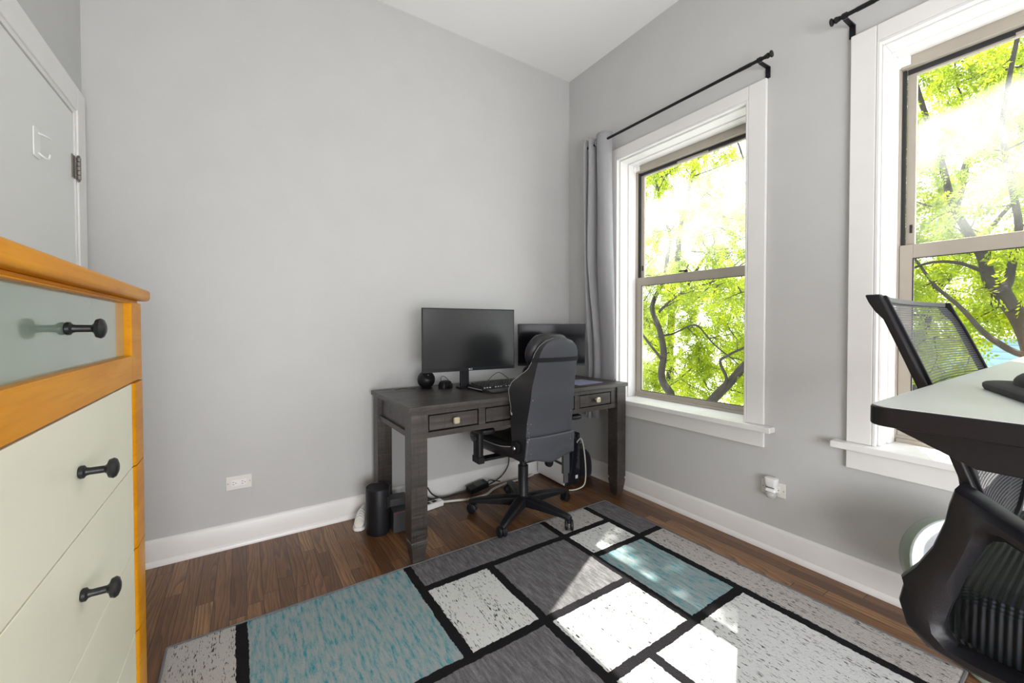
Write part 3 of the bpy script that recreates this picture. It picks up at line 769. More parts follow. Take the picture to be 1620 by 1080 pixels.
# white shoe
sh = thing('shoe', 'white canvas sneaker on the floor by the baseboard', 'shoe', (.538, 2.405, 0), math.radians(65)); sh.scale = (.8, .8, .8)
def shoe_ring(x, w, z0, z1, yc=0):
    pts = []
    for k in range(16):
        a = 2 * PI * k / 16; c, s = math.cos(a), math.sin(a)
        pts.append((x, yc + w * c, (z0 + z1) / 2 + (z1 - z0) / 2 * (s if s < 0 else s ** .8)))
    return pts
up_ = MB().loft([shoe_ring(-.045, .012, .02, .035), shoe_ring(-.040, .026, .016, .046), shoe_ring(-.020, .036, .014, .060), shoe_ring(.01, .039, .014, .072), shoe_ring(.05, .037, .014, .092), shoe_ring(.09, .033, .014, .104), shoe_ring(.13, .031, .014, .106), shoe_ring(.165, .028, .014, .104), shoe_ring(.18, .018, .016, .098)])
obj('upper', up_, 'shoe', sh, smooth=True, sub=1)
sole = [(-.052, 0), (-.046, -.024), (-.025, -.04), (.01, -.044), (.06, -.040), (.14, -.036), (.18, -.028), (.19, 0), (.18, .028), (.14, .036), (.06, .040), (.01, .044), (-.025, .04), (-.046, .024)]
obj('sole', MB().prism(sole, 'z', .0005, .022), 'white_plastic', sh, bevel=.004)
lc = MB()
for k in range(4): lc.tube(smooth_path([(.0 + k * .018, -.030, .062 + k * .008), (.004 + k * .018, 0, .082 + k * .009), (.0 + k * .018, .030, .062 + k * .008)], 4), .0028, 6)
obj('laces', lc, 'white_plastic', sh, smooth=True)
ps = thing('power_strip', 'white power strip on the floor beside the desk leg', 'power strip', (.955, 2.425, 0), math.radians(9))
obj('body', MB().box(-.16, -.028, .001, .10, .028, .036), 'white_plastic', ps, bevel=.005)
for k in range(5): obj('socket', MB().box(-.145 + k * .044, -.014, .036, -.117 + k * .044, .014, .0368), 'dark_slot', ps)
obj('switch', MB().box(.074, -.010, .036, .092, .010, .041), 'cream_plastic', ps, bevel=.001)
pb = thing('power_brick', 'black power adapter brick leaning by the baseboard under desk', 'power adapter', (1.335, 2.475, .042), rot=(math.radians(8), math.radians(-7), math.radians(6)))
obj('body', MB().box(-.075, -.032, -.019, .075, .032, .019), 'black_plastic', pb, bevel=.006)
obj('rating_label', MB().box(-.02, -.022, .019, .045, .022, .0193), 'gunmetal', pb)
obj('plug_lead', MB().tube(smooth_path([(.075, 0, 0), (.11, .005, .004), (.15, -.002, -.012), (.19, -.008, -.03)], 5), .004, 8), 'rubber', pb, smooth=True)
def cable(pts, r, mat, label):
    tag(obj('cable', MB().tube(smooth_path(pts, 7), r, 8), mat, smooth=True), label, 'cable')
cable([(1.05, 2.445, .014), (1.13, 2.43, .009), (1.24, 2.395, .009), (1.36, 2.40, .009), (1.45, 2.45, .012), (1.58, 2.49, .010), (1.72, 2.50, .009), (1.84, 2.52, .01)], .0075, 'cable_white', 'thick white power cable lying along the floor under the desk')
cable([(.93, 2.425, .037), (.94, 2.44, .09), (.965, 2.465, .12), (1.0, 2.47, .07), (1.06, 2.47, .03), (1.15, 2.475, .02), (1.255, 2.468, .036)], .0045, 'rubber', 'black cable running from the white power strip to the adapter brick')
cable([(.86, 2.42, .037), (.87, 2.45, .10), (.90, 2.48, .14), (.94, 2.49, .10), (1.0, 2.495, .03), (1.12, 2.50, .012), (1.25, 2.515, .010), (1.42, 2.52, .012), (1.55, 2.525, .05), (1.62, 2.53, .12), (1.63, 2.535, .2)], .004, 'rubber', 'black cable looping behind the power strip and up the baseboard')
cable([(.91, 2.415, .037), (.90, 2.43, .07), (.93, 2.45, .085), (.955, 2.44, .05), (.92, 2.425, .06), (.895, 2.44, .09), (.94, 2.46, .05), (.99, 2.455, .038)], .0035, 'rubber', 'tangled black cord heaped on the white power strip')
def coil():
    pts = []
    for k in range(64):
        a = k * .42; pts.append((.845 + .028 * math.cos(a), 2.455 + .018 * math.sin(a) + .004 * math.sin(k * .13), .10 + .045 * math.sin(a * .98 + .6) + .012 * math.sin(k * .21)))
    tag(obj('coiled_cable', MB().tube([Vector(p) for p in pts], .0028, 6), 'cable_white', smooth=True), 'coiled white cable behind the front desk leg', 'cable')
coil()
pc = thing('computer_tower', 'computer tower with white side under the desk beside the chair', 'computer', (1.886, 2.207, 0), math.radians(-2))
obj('chassis', MB().box(.006, 0, .012, .142, .33, .375), 'black_plastic', pc, bevel=.006)
obj('side_panel', MB().box(0, .004, .016, .0055, .326, .371), 'white_plastic', pc, bevel=.001)
obj('front_glass', MB().box(.012, -.006, .02, .136, -.0005, .368), 'pcglass', pc, bevel=.002)
for x in (.02, .11):
    for y in (.02, .28): obj('foot', MB().lathe([(0, 0), (.012, 0), (.012, .0125), (0, .0125)], 12, Matrix.Translation((x + .01, y + .01, 0))), 'rubber', pc)
obj('sticker', MB().box(.096, -.0068, .052, .118, -.0061, .076), 'fan_white', pc)
cable([(1.995, 2.198, .31), (2.005, 2.17, .345), (2.012, 2.15, .30), (2.012, 2.13, .2), (2.008, 2.12, .09), (1.985, 2.115, .03), (1.93, 2.13, .008), (1.88, 2.15, .006)], .0042, 'cable_white', 'white cable looping down the front of the computer tower')
bg_ = thing('bag', 'small rounded black bag on the floor in the corner', 'bag', (2.15, 2.325, 0), math.radians(10))
bm_ = MB(); rings = []
for z, s in ((.001, .85), (.02, .98), (.08, 1), (.14, .93), (.18, .78), (.205, .5), (.213, .2)):
    rings.append([(x * s, y * s, z) for x, y in rrect(-.065, -.085, .065, .085, .055, 6)])
obj('body', bm_.loft(rings), 'black_cloth', bg_, smooth=True, sub=1)
obj('handle', MB().tube(smooth_path([(-.03, 0, .205), (-.025, 0, .232), (0, 0, .242), (.025, 0, .232), (.03, 0, .205)], 5), .006, 8), 'black_cloth', bg_, smooth=True)

# ------------------------------------------------------------------ gaming chair
gc = thing('gaming_chair', 'worn black leather gaming chair pushed up to the dark desk', 'chair', (1.418, 2.044, 0), 0)
def interp(z, tab):
    for (z0, a), (z1, b) in zip(tab, tab[1:]):
        if z <= z1: 
            f = max(0, (z - z0) / (z1 - z0)); f = f * f * (3 - 2 * f) * .5 + f * .5
            return a + (b - a) * f
    return tab[-1][1]
TA = [(.42, .168), (.55, .162), (.8, .150), (.9, .140), (.95, .136), (1.0, .130), (1.04, .112), (1.065, .082), (1.083, .03)]
TB = [(.42, .180), (.5, .192), (.6, .192), (.7, .200), (.76, .215), (.81, .228), (.845, .222), (.88, .188), (.92, .155), (.95, .145), (1.0, .139), (1.04, .120), (1.065, .09), (1.083, .034)]
TT = [(.42, .07), (.6, .11), (.78, .115), (.85, .095), (.92, .055), (1.0, .042), (1.083, .03)]
TY = [(.42, -.250), (.6, -.268), (.8, -.300), (1.083, -.365)]
def back_section(z):
    a, b, t, y = interp(z, TA), interp(z, TB), interp(z, TT), interp(z, TY)
    bw = .004
    L = [(-b, y + t, z), (-a - (b - a) * .35, y + t * .45 - .002, z), (-a, y + bw, z), (-a * .55, y - .008, z), (0, y - .012, z), (a * .55, y - .008, z), (a, y + bw, z), (a + (b - a) * .35, y + t * .45 - .002, z), (b, y + t, z),
         (b - .022, y + t + .018, z), (a * .62, y + .085, z), (0, y + .075, z), (-a * .62, y + .085, z), (-b + .022, y + t + .018, z)]
    return L
zz = [.425 + (1.083 - .425) * k / 44 for k in range(45)]
secs = [back_section(z) for z in zz]
top = secs[-1]; c = Vector((0, sum(p[1] for p in top) / len(top), 1.087)); secs.append([tuple(c + (Vector(p) - c) * .5) for p in top])
shell = obj('backrest', MB().loft(secs), 'leather', gc, smooth=True)
shell.data.materials.append(M['leather_dark'])
m_ = len(secs[0])
for p in shell.data.polygons:                       # darker leather on wings and inner side; the wings' shade is put into colour
    if len(p.vertices) == 4:
        k = min(v % m_ for v in p.vertices); idx = sorted(v % m_ for v in p.vertices)
        if not (2 <= idx[0] and idx[-1] <= 8): p.material_index = 1
for s, col in ((0, 'piping'), (8, 'piping')):
    pts = [Vector(sec[s]) + Vector((-.001 if s == 0 else .001, -.001, 0)) for sec in secs[:-1] if sec[0][2] > .66]
    obj('piping', MB().tube(pts, .0015, 6), col, gc, smooth=True)
# lower flap with folds
fl = MB(); rings = []
for k in range(13):
    f = k / 12; z = .548 - .128 * f; ring = []
    for i in range(21):
        g = i / 20; a = interp(max(z, .425), TA) + .006
        y = interp(max(z, .425), TY) - .012 * (1 - (2 * g - 1) ** 2) - .005 - .009 * math.sin(f * PI * .9) * (.5 + .5 * mnoise.noise((g * 4 + f * 2, f * 3, 2)))
        ring.append((-a + 2 * a * g, y - .004, z - .022 * (1 - abs(2 * g - 1)) * f + .006 * math.sin(g * 9) * f))
    rings.append(ring)
fl.loft(rings, caps=False, closed=False)
obj('lower_flap', fl, 'leather', gc, smooth=True, solid=.004)
# head pillow and strap
hp = MB(); rings = []
for k in range(15):
    f = k / 14; z = .90 + .205 * f; s = max(.22, math.sin(PI * (0.08 + .84 * f)) ** .55)
    yc = -.222 - .04 * f
    rings.append([(.150 * s ** .8 * (abs(math.cos(a)) ** .7) * (1 if math.cos(a) > 0 else -1), yc + .058 * s * math.sin(a), z) for a in [2 * PI * q / 24 for q in range(24)]])
obj('head_pillow', hp.loft(rings), 'leather_dark', gc, smooth=True, sub=1)
st = MB(); rings = []
for z in (.955, .9585, .976, .9795):
    o_ = .0035 if .956 < z < .979 else .001
    rings.append([(p[0] * (1 + o_ / .14), p[1] - (o_ if p[1] < interp(z, TY) + .03 else -o_), z) for p in back_section(z)])
obj('pillow_strap', st.loft(rings), 'black_cloth', gc, smooth=True)
# seat
ss = MB(); rings = []
for y, hw, z0, z1 in ((-.225, .155, .43, .475), (-.215, .185, .41, .49), (-.1, .225, .395, .497), (.1, .245, .392, .500), (.22, .250, .395, .502), (.265, .235, .405, .49), (.275, .2, .425, .47)):
    rings.append([(-hw, y, (z0 + z1) / 2 + .015), (-hw * .93, y, z0 + .012), (-hw * .7, y, z0), (0, y, z0), (hw * .7, y, z0), (hw * .93, y, z0 + .012), (hw, y, (z0 + z1) / 2 + .015), (hw * .95, y, z1), (hw * .75, y, z1 + .004), (hw * .5, y, z1 - .03), (0, y, z1 - .034), (-hw * .5, y, z1 - .03), (-hw * .75, y, z1 + .004), (-hw * .95, y, z1)])
obj('seat', ss.loft(rings), 'leather_dark', gc, smooth=True, sub=2)
obj('piping', MB().tube(smooth_path([(-.17, -.2, .489), (-.228, -.1, .478), (-.247, .1, .478), (-.252, .2, .48)], 5), .0024, 6), 'piping', gc, smooth=True)
for s in (-1, 1):
    ar = MB()
    ar.loft([[(s * (.310 + dx), .0 + dy, z) for dx, dy in rrect(-.018, -.035, .018, .035, .012, 3)] for z in (.40, .47, .565)])
    ar.box(min(s * .12, s * .295), -.02, .375, max(s * .12, s * .295), .04, .392).box(min(s * .29, s * .329), -.04, .372, max(s * .29, s * .329), .04, .41)
    ao = obj('armrest', ar, 'black_plastic', gc, bevel=.004)
    pd = MB().loft([[(s * .318 + x * k, -.02 + y * k, z) for x, y in rrect(-.045, -.125, .045, .125, .03, 5)] for z, k in ((.560, .85), (.566, .97), (.578, 1), (.586, .97), (.590, .86))])
    obj('arm_pad', pd, 'satin_black', ao, smooth=True)
    obj('adjust_button', MB().lathe([(0, 0), (.010, 0), (.010, .006), (0, .007)], 14, Matrix.Translation((s * .328, .0, .51)) @ Matrix.Rotation(s * PI / 2, 4, 'Y')), 'gunmetal', ao, smooth=True)
    hgm = MB().lathe([(0, 0), (.034, 0), (.038, .006), (.038, .018), (.03, .024), (0, .025)], 22, Matrix.Translation((s * .178, -.205, .485)) @ Matrix.Rotation(s * PI / 2, 4, 'Y'))
    ho = obj('recliner_cover', hgm, 'black_plastic', gc, smooth=True)
    obj('recliner_bolt', MB().lathe([(0, 0), (.012, 0), (.010, .004), (0, .005)], 14, Matrix.Translation((s * .203, -.205, .485)) @ Matrix.Rotation(s * PI / 2, 4, 'Y')), 'chrome', ho, smooth=True)
obj('recliner_lever', MB().tube(smooth_path([(.205, -.19, .485), (.235, -.17, .50), (.245, -.12, .52), (.245, -.06, .53)], 4), .009, 8), 'black_plastic', gc, smooth=True)
mc = MB().box(-.09, -.16, .368, .09, .12, .398).box(-.05, -.06, .335, .05, .08, .37)
obj('tilt_mechanism', mc, 'black_metal', gc, bevel=.006)
obj('tension_knob', MB().lathe([(.008, -.03), (.008, 0), (.024, .002), (.026, .012), (.024, .026), (0, .028)], 16, Matrix.Translation((.075, -.145, .345)) @ Matrix.Rotation(PI / 2, 4, 'X')), 'black_plastic', gc, smooth=True)
obj('back_bracket', MB().box(.10, -.262, .30, .145, -.242, .43).box(.108, -.258, .245, .138, -.246, .30), 'gunmetal', gc, bevel=.003)
obj('tilt_lever', MB().tube([(.05, -.05, .35), (.13, -.08, .345), (.21, -.11, .30), (.235, -.12, .28)], [.006, .006, .008, .009], 8), 'black_plastic', gc, smooth=True)
obj('gas_column', MB().lathe([(.03, .07), (.034, .09), (.034, .12), (.031, .125), (.031, .30), (.022, .302), (.022, .345)], 20), 'satin_black', gc, smooth=True)
obj('hub', MB().lathe([(0, .055), (.045, .056), (.056, .07), (.054, .105), (.04, .120), (0, .122)], 24), 'black_plastic', gc, smooth=True)
for k in range(5):
    a = math.radians(-144.5 + 72 * k); R_ = Matrix.Rotation(a, 4, 'Z')
    lg = MB().loft([[R_ @ Vector((r, w * y, z)) for y, z in ((-1, z0), (1, z0), (1, z1 - .008), (.6, z1), (-.6, z1), (-1, z1 - .008))] for r, w, z0, z1 in ((.03, .036, .062, .118), (.12, .033, .066, .112), (.28, .024, .066, .094), (.325, .021, .062, .086), (.338, .014, .064, .08))])
    lo = obj('base_leg', lg, 'satin_black', gc, bevel=.004)
    R2 = Matrix.Translation((.325 * math.cos(a), .325 * math.sin(a), 0)) @ Matrix.Rotation(a + .9 + k * 1.3, 4, 'Z')
    cs = MB(); z_r = .029 + (.0085 if .325 * math.sin(a) < -.18 else 0)
    for s in (-1, 1):
        cs.lathe([(0, -.008), (.024, -.008), (.029, -.005), (.029, .005), (.024, .008), (0, .008)], 22, R2 @ Matrix.Translation((-.012, s * .015, z_r)) @ Matrix.Rotation(PI / 2, 4, 'X'))
    cs.lathe([(0, .04), (.008, .04), (.008, .066), (0, .066)], 10, R2)
    hood = [(-.012 + .033 * math.cos(q), z_r + .033 * math.sin(q)) for q in [math.radians(-10 + 150 * i / 12) for i in range(13)]]
    hood_in = [(-.012 + .030 * math.cos(q), z_r + .030 * math.sin(q)) for q in [math.radians(140 - 150 * i / 12) for i in range(13)]]
    cs.add([tuple(R2 @ Vector((x, -.006, z))) for x, z in hood + hood_in] + [tuple(R2 @ Vector((x, .006, z))) for x, z in hood + hood_in],
           [(i, i + 1, 25 - i - 1, 25 - i) for i in range(12)] + [(26 + 25 - i, 26 + 25 - i - 1, 26 + i + 1, 26 + i) for i in range(12)] + [(i, 26 + i, 26 + i + 1, i + 1) for i in range(12)])
    obj('caster', cs, 'black_plastic', lo, smooth=True)

# ------------------------------------------------------------------ dresser
dr = thing('dresser', 'honey wood tall dresser with cream drawers and frosted glass top drawer', 'dresser', (-.25, 0, 0))
Y0, Y1 = .49, 1.575; BK = -.315
obj('carcass', MB().box(BK, Y0 + .01, .10, -.022, Y1 - .008, 1.212), 'orangewood', dr, bevel=.003)
obj('top_board', MB().prism(rrect(BK - .005, Y0 - .03, .022, Y1 + .022, .02, 4), 'z', 1.2185, 1.250), 'orangewood', dr, bevel=.009, seg=3)
obj('top_moulding', MB().box(BK, Y0 - .0, 1.2122, -.006, Y1 - .0, 1.2183), 'orangewood', dr, bevel=.001)
def dknob(parent, y, z, x):
    prof = [(0, 0), (.0095, 0), (.0115, .002), (.0115, .007), (.0075, .010), (.0065, .014), (.0065, .034), (.009, .037), (.0165, .040), (.0185, .046), (.016, .050), (.008, .053), (0, .0535)]
    obj('knob', MB().lathe(prof, 24, Matrix.Translation((x, y, z)) @ Matrix.Rotation(PI / 2, 4, 'Y')), 'iron', parent, smooth=True)
KY = 1.035
# top drawer: wooden frame around a recessed pane
td = obj('drawer', frame_mb(Y0, .998, Y1, 1.211, .10, .118, .004, .070, -.0215, .002), 'orangewood', dr, bevel=.003)
obj('glass_front', MB().box(-.020, Y0 + .10, 1.068, -.014, Y1 - .118, 1.207), 'frost', td)
dknob(td, KY, 1.142, -.014)
zt_ = .994
for k in range(4):
    z1_ = zt_ - k * .2225; z0_ = z1_ - .2195
    d_ = obj('drawer', MB().box(-.021, Y0 + .1185, z0_, .0, Y1 - .1185, z1_), 'cream_panel', dr, bevel=.0015)
    for a, b in ((Y0, Y0 + .118), (Y1 - .118, Y1)):
        obj('stile', MB().prism([(-.0215, a + .0), (-.004, a), (.004, a + .008), (.006, a + .02), (.006, b - .02), (.004, b - .008), (-.004, b), (-.0215, b)], 'z', z0_, z1_), 'orangewood', d_, smooth=True)
    dknob(d_, KY, (z0_ + z1_) / 2, .0)
obj('plinth', MB().box(BK + .01, Y0 + .02, .0, -.03, Y1 - .02, .0995), 'orangewood', dr, bevel=.002)

# ------------------------------------------------------------------ standing desk (raised) on the right
ZD = 1.05
sd = thing('standing_desk', 'raised standing desk with white top and black edge', 'desk', (.630, .180, 0), .010)
SW, SDp = 1.40, .70
outline = rrect(0, -SDp, SW, 0, .022, 6)
obj('desktop', MB().prism(outline, 'z', ZD - .024, ZD - .0012), 'black_plastic', sd, bevel=.002)
n_ = N('white_laminate'); n_.set((.66, .69, .69), .42, spec=.4); M['laminate'] = n_.m
obj('laminate_top', MB().prism(rrect(.002, -SDp + .002, SW - .002, -.002, .020, 6), 'z', ZD - .0011, ZD), 'laminate', sd)
for x in (.075, SW - .075):
    br = MB().prism([(-.010, ZD - .0245), (-.012, ZD - .030), (-.085, ZD - .064), (-.60, ZD - .064), (-.67, ZD - .032), (-.67, ZD - .0245)], 'x', x - .032, x + .032)
    obj('side_bracket', br, 'black_metal', sd, bevel=.002)
    obj('leg_column', MB().box(x - .028, -.385, .36, x + .028, -.315, ZD - .0645), 'black_metal', sd, bevel=.003)
    obj('leg_column', MB().box(x - .034, -.39, .035, x + .034, -.31, .37), 'black_metal', sd, bevel=.003)
    obj('foot', MB().box(x - .035, -.64, .012, x + .035, -.06, .035).box(x - .02, -.63, .0, x + .02, -.60, .012).box(x - .02, -.1, .0, x + .02, -.07, .012), 'black_metal', sd, bevel=.004)
obj('cross_beam', MB().box(.108, -.115, ZD - .074, SW - .108, -.065, ZD - .0245), 'black_metal', sd, bevel=.003)
mp = thing('mouse_pad', 'black mouse pad with raised wrist rest on the white desk', 'mouse pad', (.955, .137, ZD + .0002), math.atan2(-.36, -.933))
# local x runs along the near edge, local y away from the sitter's wall side
obj('pad', MB().loft([[(.12 + (x - .12) * k, .12 + (y - .12) * k, z) for x, y in rrect(0, 0, .24, .24, .03, 5)] for z, k in ((.0, .985), (.004, 1), (.009, 1), (.0115, .98), (.0125, .95))]), 'black_cloth', mp, smooth=True)
wr = MB(); rings = []
for k in range(13):
    f = k / 12; a = PI * f; x = .022 + .196 * (1 - math.cos(a)) / 2; w_ = max(.12, math.sin(a)) ** .45
    rings.append([(x, .062 + .045 * w_ * math.cos(b), .011 + .027 * w_ * max(0, math.sin(b)) ** .75) for b in [PI * q / 14 for q in range(15)]])
obj('wrist_rest', wr.loft(rings, caps=True), 'black_cloth', mp, smooth=True)

# ------------------------------------------------------------------ mesh office chair (drafting height)
mc_ = thing('mesh_office_chair', 'black mesh office chair behind the raised white desk', 'chair', (0, 0, 0))
# backrest: local along X, leaning back towards +y at the top
XL, XR = .93, 1.405
def bp(x, z):            # point on the back surface
    f = (z - .80) / .40; cx = (x - (XL + XR) / 2) / .24
    return Vector((x, .122 + .128 * f + .018 * f * f - .020 * (cx * cx), z))
zb0, zb1 = .815, 1.196
def zlow(x): return .862 - .068 * math.sin(PI * min(1, max(0, (x - XL) / (XR - XL))))
def half_profile(z):     # left and right mesh edge at height z
    r = .06; q = max(0, (z - (zb1 - r)) / r)
    nar = r * (1 - math.sqrt(max(0, 1 - q * q))) * .8
    return XL, XR - nar
ms = MB(); rings = []
for k in range(33):
    ring = []
    for i in range(29):
        a, b = half_profile(.862 + (zb1 - .862) * k / 32); x = a + (b - a) * i / 28
        ring.append(bp(x, zlow(x) + (zb1 - zlow(x)) * k / 32))
    rings.append(ring)
ms.loft(rings, caps=False, closed=False)
obj('back_mesh', ms, 'mesh_coarse', mc_, smooth=True)
lm = MB(); rings = []
for k in range(21):
    z = .87 + (1.135 - .87) * k / 20; f = k / 20
    rings.append([bp(.962 + .225 * i / 16, z) + Vector((0, .004, 0)) for i in range(17)])
lm.loft(rings, caps=False, closed=False)
obj('lumbar_panel', lm, 'mesh_fine', mc_, smooth=True)
def frame_bar(side, w, dep, back):
    rings = []
    for k in range(25):
        z = .852 + (zb1 + .004 - .852) * k / 24; a, b = half_profile(min(z, zb1 - .03))
        x = a if side < 0 else b; p = bp(x, z); o = -w if side < 0 else w
        flare = .008 * min(1, max(0, (z - (zb1 - .035)) / .014))
        rings.append([(p.x, p.y - .006, z), (p.x, p.y + back + flare, z), (p.x + o, p.y + back + flare, z), (p.x + o, p.y - .004, z)])
    return MB().loft(rings)
obj('back_frame', frame_bar(-1, .013, 0, .009), 'satin_black', mc_, bevel=.003)
obj('back_frame', frame_bar(1, .012, 0, .012), 'satin_black', mc_, bevel=.003)
# dark fabric edging strip along the left rim
rings = []
for k in range(25):
    z = .858 + (zb1 + .002 - .858) * k / 24; a, b = half_profile(min(z, zb1 - .03)); p = bp(a, z); p2 = bp(a + .022, z)
    rings.append([(p.x - .002, p.y - .010, z), (p2.x, p2.y - .009, z), (p2.x, p2.y + .004, z), (p.x - .002, p.y + .004, z)])
obj('rim_edging', MB().loft(rings), 'black_cloth', mc_, bevel=.002)
rings = []
for i in range(21):
    a, b = half_profile(zb1 - .002); x = XL + .0 + (b - XL) * i / 20; p = bp(x, zb1 - .004)
    rings.append([(p.x, p.y - .005, p.z - .004), (p.x, p.y + .014, p.z - .004), (p.x, p.y + .014, p.z + .006), (p.x, p.y - .005, p.z + .006)])
obj('top_rail', MB().loft(rings), 'satin_black', mc_, bevel=.002)
rings = []
for i in range(21):
    x = XL + (XR - XL) * i / 20; p = bp(x, zlow(x))
    rings.append([(p.x, p.y - .005, p.z - .008), (p.x, p.y + .016, p.z - .008), (p.x, p.y + .016, p.z + .004), (p.x, p.y - .005, p.z + .004)])
obj('bottom_rail', MB().loft(rings), 'satin_black', mc_, bevel=.002)
# spine from the back frame down under the seat
sp = smooth_path([(1.17, .195, 1.0), (1.17, .175, .90), (1.17, .160, .80), (1.17, .172, .72), (1.17, .165, .655), (1.17, .10, .622), (1.17, -.02, .62)], 5)
obj('back_spine', MB().loft([[(p.x - .03, p.y, p.z), (p.x + .03, p.y, p.z), (p.x + .03, p.y + .02, p.z + .012), (p.x - .03, p.y + .02, p.z + .012)] for p in sp]), 'satin_black', mc_, bevel=.004)
# seat
ss = MB(); rings = []
for z, k in ((.668, .99), (.678, 1.0), (.700, 1.0), (.734, .985), (.748, .94), (.753, .8), (.751, .4)):
    rings.append([(1.155 + x * k, -.07 + y * k, z) for x, y in rrect(-.265, -.235, .265, .245, .06, 6)])
obj('seat', ss.loft(rings), 'ribbed', mc_, smooth=True)
obj('seat_pan', MB().loft([[(1.155 + x * k, -.07 + y * k, z) for x, y in rrect(-.25, -.23, .25, .23, .06, 6)] for z, k in ((.625, .9), (.632, .97), (.655, 1.04), (.6675, 1.03))]), 'satin_black', mc_, smooth=True)
# loop armrests: wide curved bands
def arm(x, s):
    # stations round the loop: (outer y, z), (inner y, z)
    stn = [((-.165, .900), (-.140, .872)), ((-.10, .878), (-.095, .848)), ((-.03, .863), (-.03, .834)), ((.03, .861), (.03, .832)), ((.078, .869), (.072, .838)), ((.105, .886), (.094, .850)), ((.126, .899), (.105, .846)), ((.1425, .908), (.112, .836)),
           ((.148, .885), (.117, .822)), ((.152, .858), (.122, .808)), ((.164, .816), (.130, .784)), ((.182, .778), (.137, .757)), ((.199, .753), (.143, .735)), ((.196, .742), (.146, .722)), ((.201, .715), (.150, .703)), ((.192, .683), (.149, .690)), ((.168, .662), (.138, .678)),
           ((.13, .654), (.115, .675)), ((.09, .652), (.085, .674)), ((.02, .645), (.02, .668)), ((-.09, .648), (-.085, .670)), ((-.15, .672), (-.130, .690)), ((-.185, .73), (-.160, .735)), ((-.195, .81), (-.170, .808)), ((-.188, .87), (-.162, .855))]
    rings = []
    for (oy, oz), (iy, iz) in stn:
        o, i = Vector((0, oy, oz)), Vector((0, iy, iz)); top = max(0, min(1, (oz - .80) / .08)); th = .024 + .034 * top
        def P(f, d): v = o.lerp(i, f); return (x + s * d, v.y, v.z)
        rings.append([P(0, -.002), P(.04, .004), P(.35, .011), P(.70, .010), P(.97, -.002), P(1, -.010), P(.98, -th + .004), P(.6, -th), P(.05, -th), P(0, -th + .004)])
    rings.append(rings[0])
    obj('armrest', MB().loft(rings, caps=False), 'satin_black', mc_, smooth=True)
    obj('arm_mount', MB().box(min(x - s * .01, x - s * .14), -.10, .648, max(x - s * .01, x - s * .14), .06, .661), 'satin_black', mc_, bevel=.002)
arm(.860, -1); arm(1.455, 1)
obj('gas_column', MB().lathe([(.028, .07), (.028, .36), (.019, .362), (.019, .60)], 18, Matrix.Translation((1.17, -.07, 0))), 'satin_black', mc_, smooth=True)
obj('hub', MB().lathe([(0, .058), (.05, .06), (.05, .11), (.035, .12), (0, .12)], 20, Matrix.Translation((1.17, -.07, 0))), 'black_plastic', mc_, smooth=True)
for k in range(5):
    a = math.radians(20 + 72 * k); R_ = Matrix.Translation((1.17, -.07, 0)) @ Matrix.Rotation(a, 4, 'Z')
    lo = obj('base_leg', MB().loft([[R_ @ Vector((r, w * y, z)) for y, z in ((-1, z0), (1, z0), (1, z1), (-1, z1))] for r, w, z0, z1 in ((.03, .03, .062, .11), (.16, .026, .066, .10), (.30, .02, .064, .084))]), 'satin_black', mc_, bevel=.004)
    R2 = Matrix.Translation((1.17 + .29 * math.cos(a), -.07 + .29 * math.sin(a), 0)) @ Matrix.Rotation(a + k, 4, 'Z'); cs = MB()
    for s in (-1, 1): cs.lathe([(0, -.008), (.024, -.008), (.028, -.005), (.028, .005), (.024, .008), (0, .008)], 20, R2 @ Matrix.Translation((0, s * .014, .028)) @ Matrix.Rotation(PI / 2, 4, 'X'))
    cs.lathe([(0, .03), (.007, .03), (.007, .066), (0, .066)], 10, R2)
    obj('caster', cs, 'black_plastic', lo, smooth=True)

# round fan against the window wall
fan = thing('floor_fan', 'round white and pale green fan behind the mesh chair arm', 'fan', (2.0, .300, 0))
ax = Vector((-.75, -.60, .28)).normalized(); Q = Matrix.Translation((0, 0, .335)) @ ax.to_track_quat('Z', 'Y').to_matrix().to_4x4()
obj('drum', MB().lathe([(.10, -.085), (.135, -.08), (.158, -.05), (.165, .0), (.160, .018), (.150, .018), (.148, -.02), (.10, -.05)], 40, Q), 'fan_green', fan, smooth=True)
obj('front_ring', MB().lathe([(.159, .0185), (.157, .026), (.150, .028), (.132, .026), (.128, .020), (.128, .0), (.134, .0), (.150, .0185)], 40, Q), 'fan_white', fan, smooth=True)
gr = MB()
for r in (.10, .085, .07, .055, .04):
    gr.tube([Q @ Vector((r * math.cos(2 * PI * k / 32), r * math.sin(2 * PI * k / 32), .006)) for k in range(33)], .002, 6)
for k in range(12):
    a = 2 * PI * k / 12; gr.tube([Q @ Vector((.03 * math.cos(a), .03 * math.sin(a), .005)), Q @ Vector((.116 * math.cos(a), .116 * math.sin(a), .005))], .002, 6)
obj('recess_shade_disc', MB().lathe([(0, -.018), (.129, -.018), (.129, -.022), (0, -.022)], 32, Q), 'dark_slot', fan, smooth=True)  # black disc added behind the ring; its colour stands for the shaded recess
obj('grille', gr, 'black_plastic', fan, smooth=True)
obj('inner_ring', MB().lathe([(.110, -.014), (.107, -.008), (.103, -.008), (.101, -.014), (.101, -.017), (.110, -.017)], 40, Q), 'fan_white', fan, smooth=True)
fb = MB()
for k in range(5):
    a = 2 * PI * k / 5; u = Vector((math.cos(a), math.sin(a), 0)); v = Vector((-math.sin(a), math.cos(a), 0))
    fb.loft([[Q @ (u * r + v * w + Vector((0, 0, h + d))) for w, h, d in ((-ww, -.012, 0), (ww, .006, 0), (ww, .006, .002), (-ww, -.012, .002))] for r, ww in ((.012, .01), (.05, .026), (.088, .032))])
fb.lathe([(0, -.045), (.022, -.045), (.022, -.008), (0, -.004)], 18, Q)
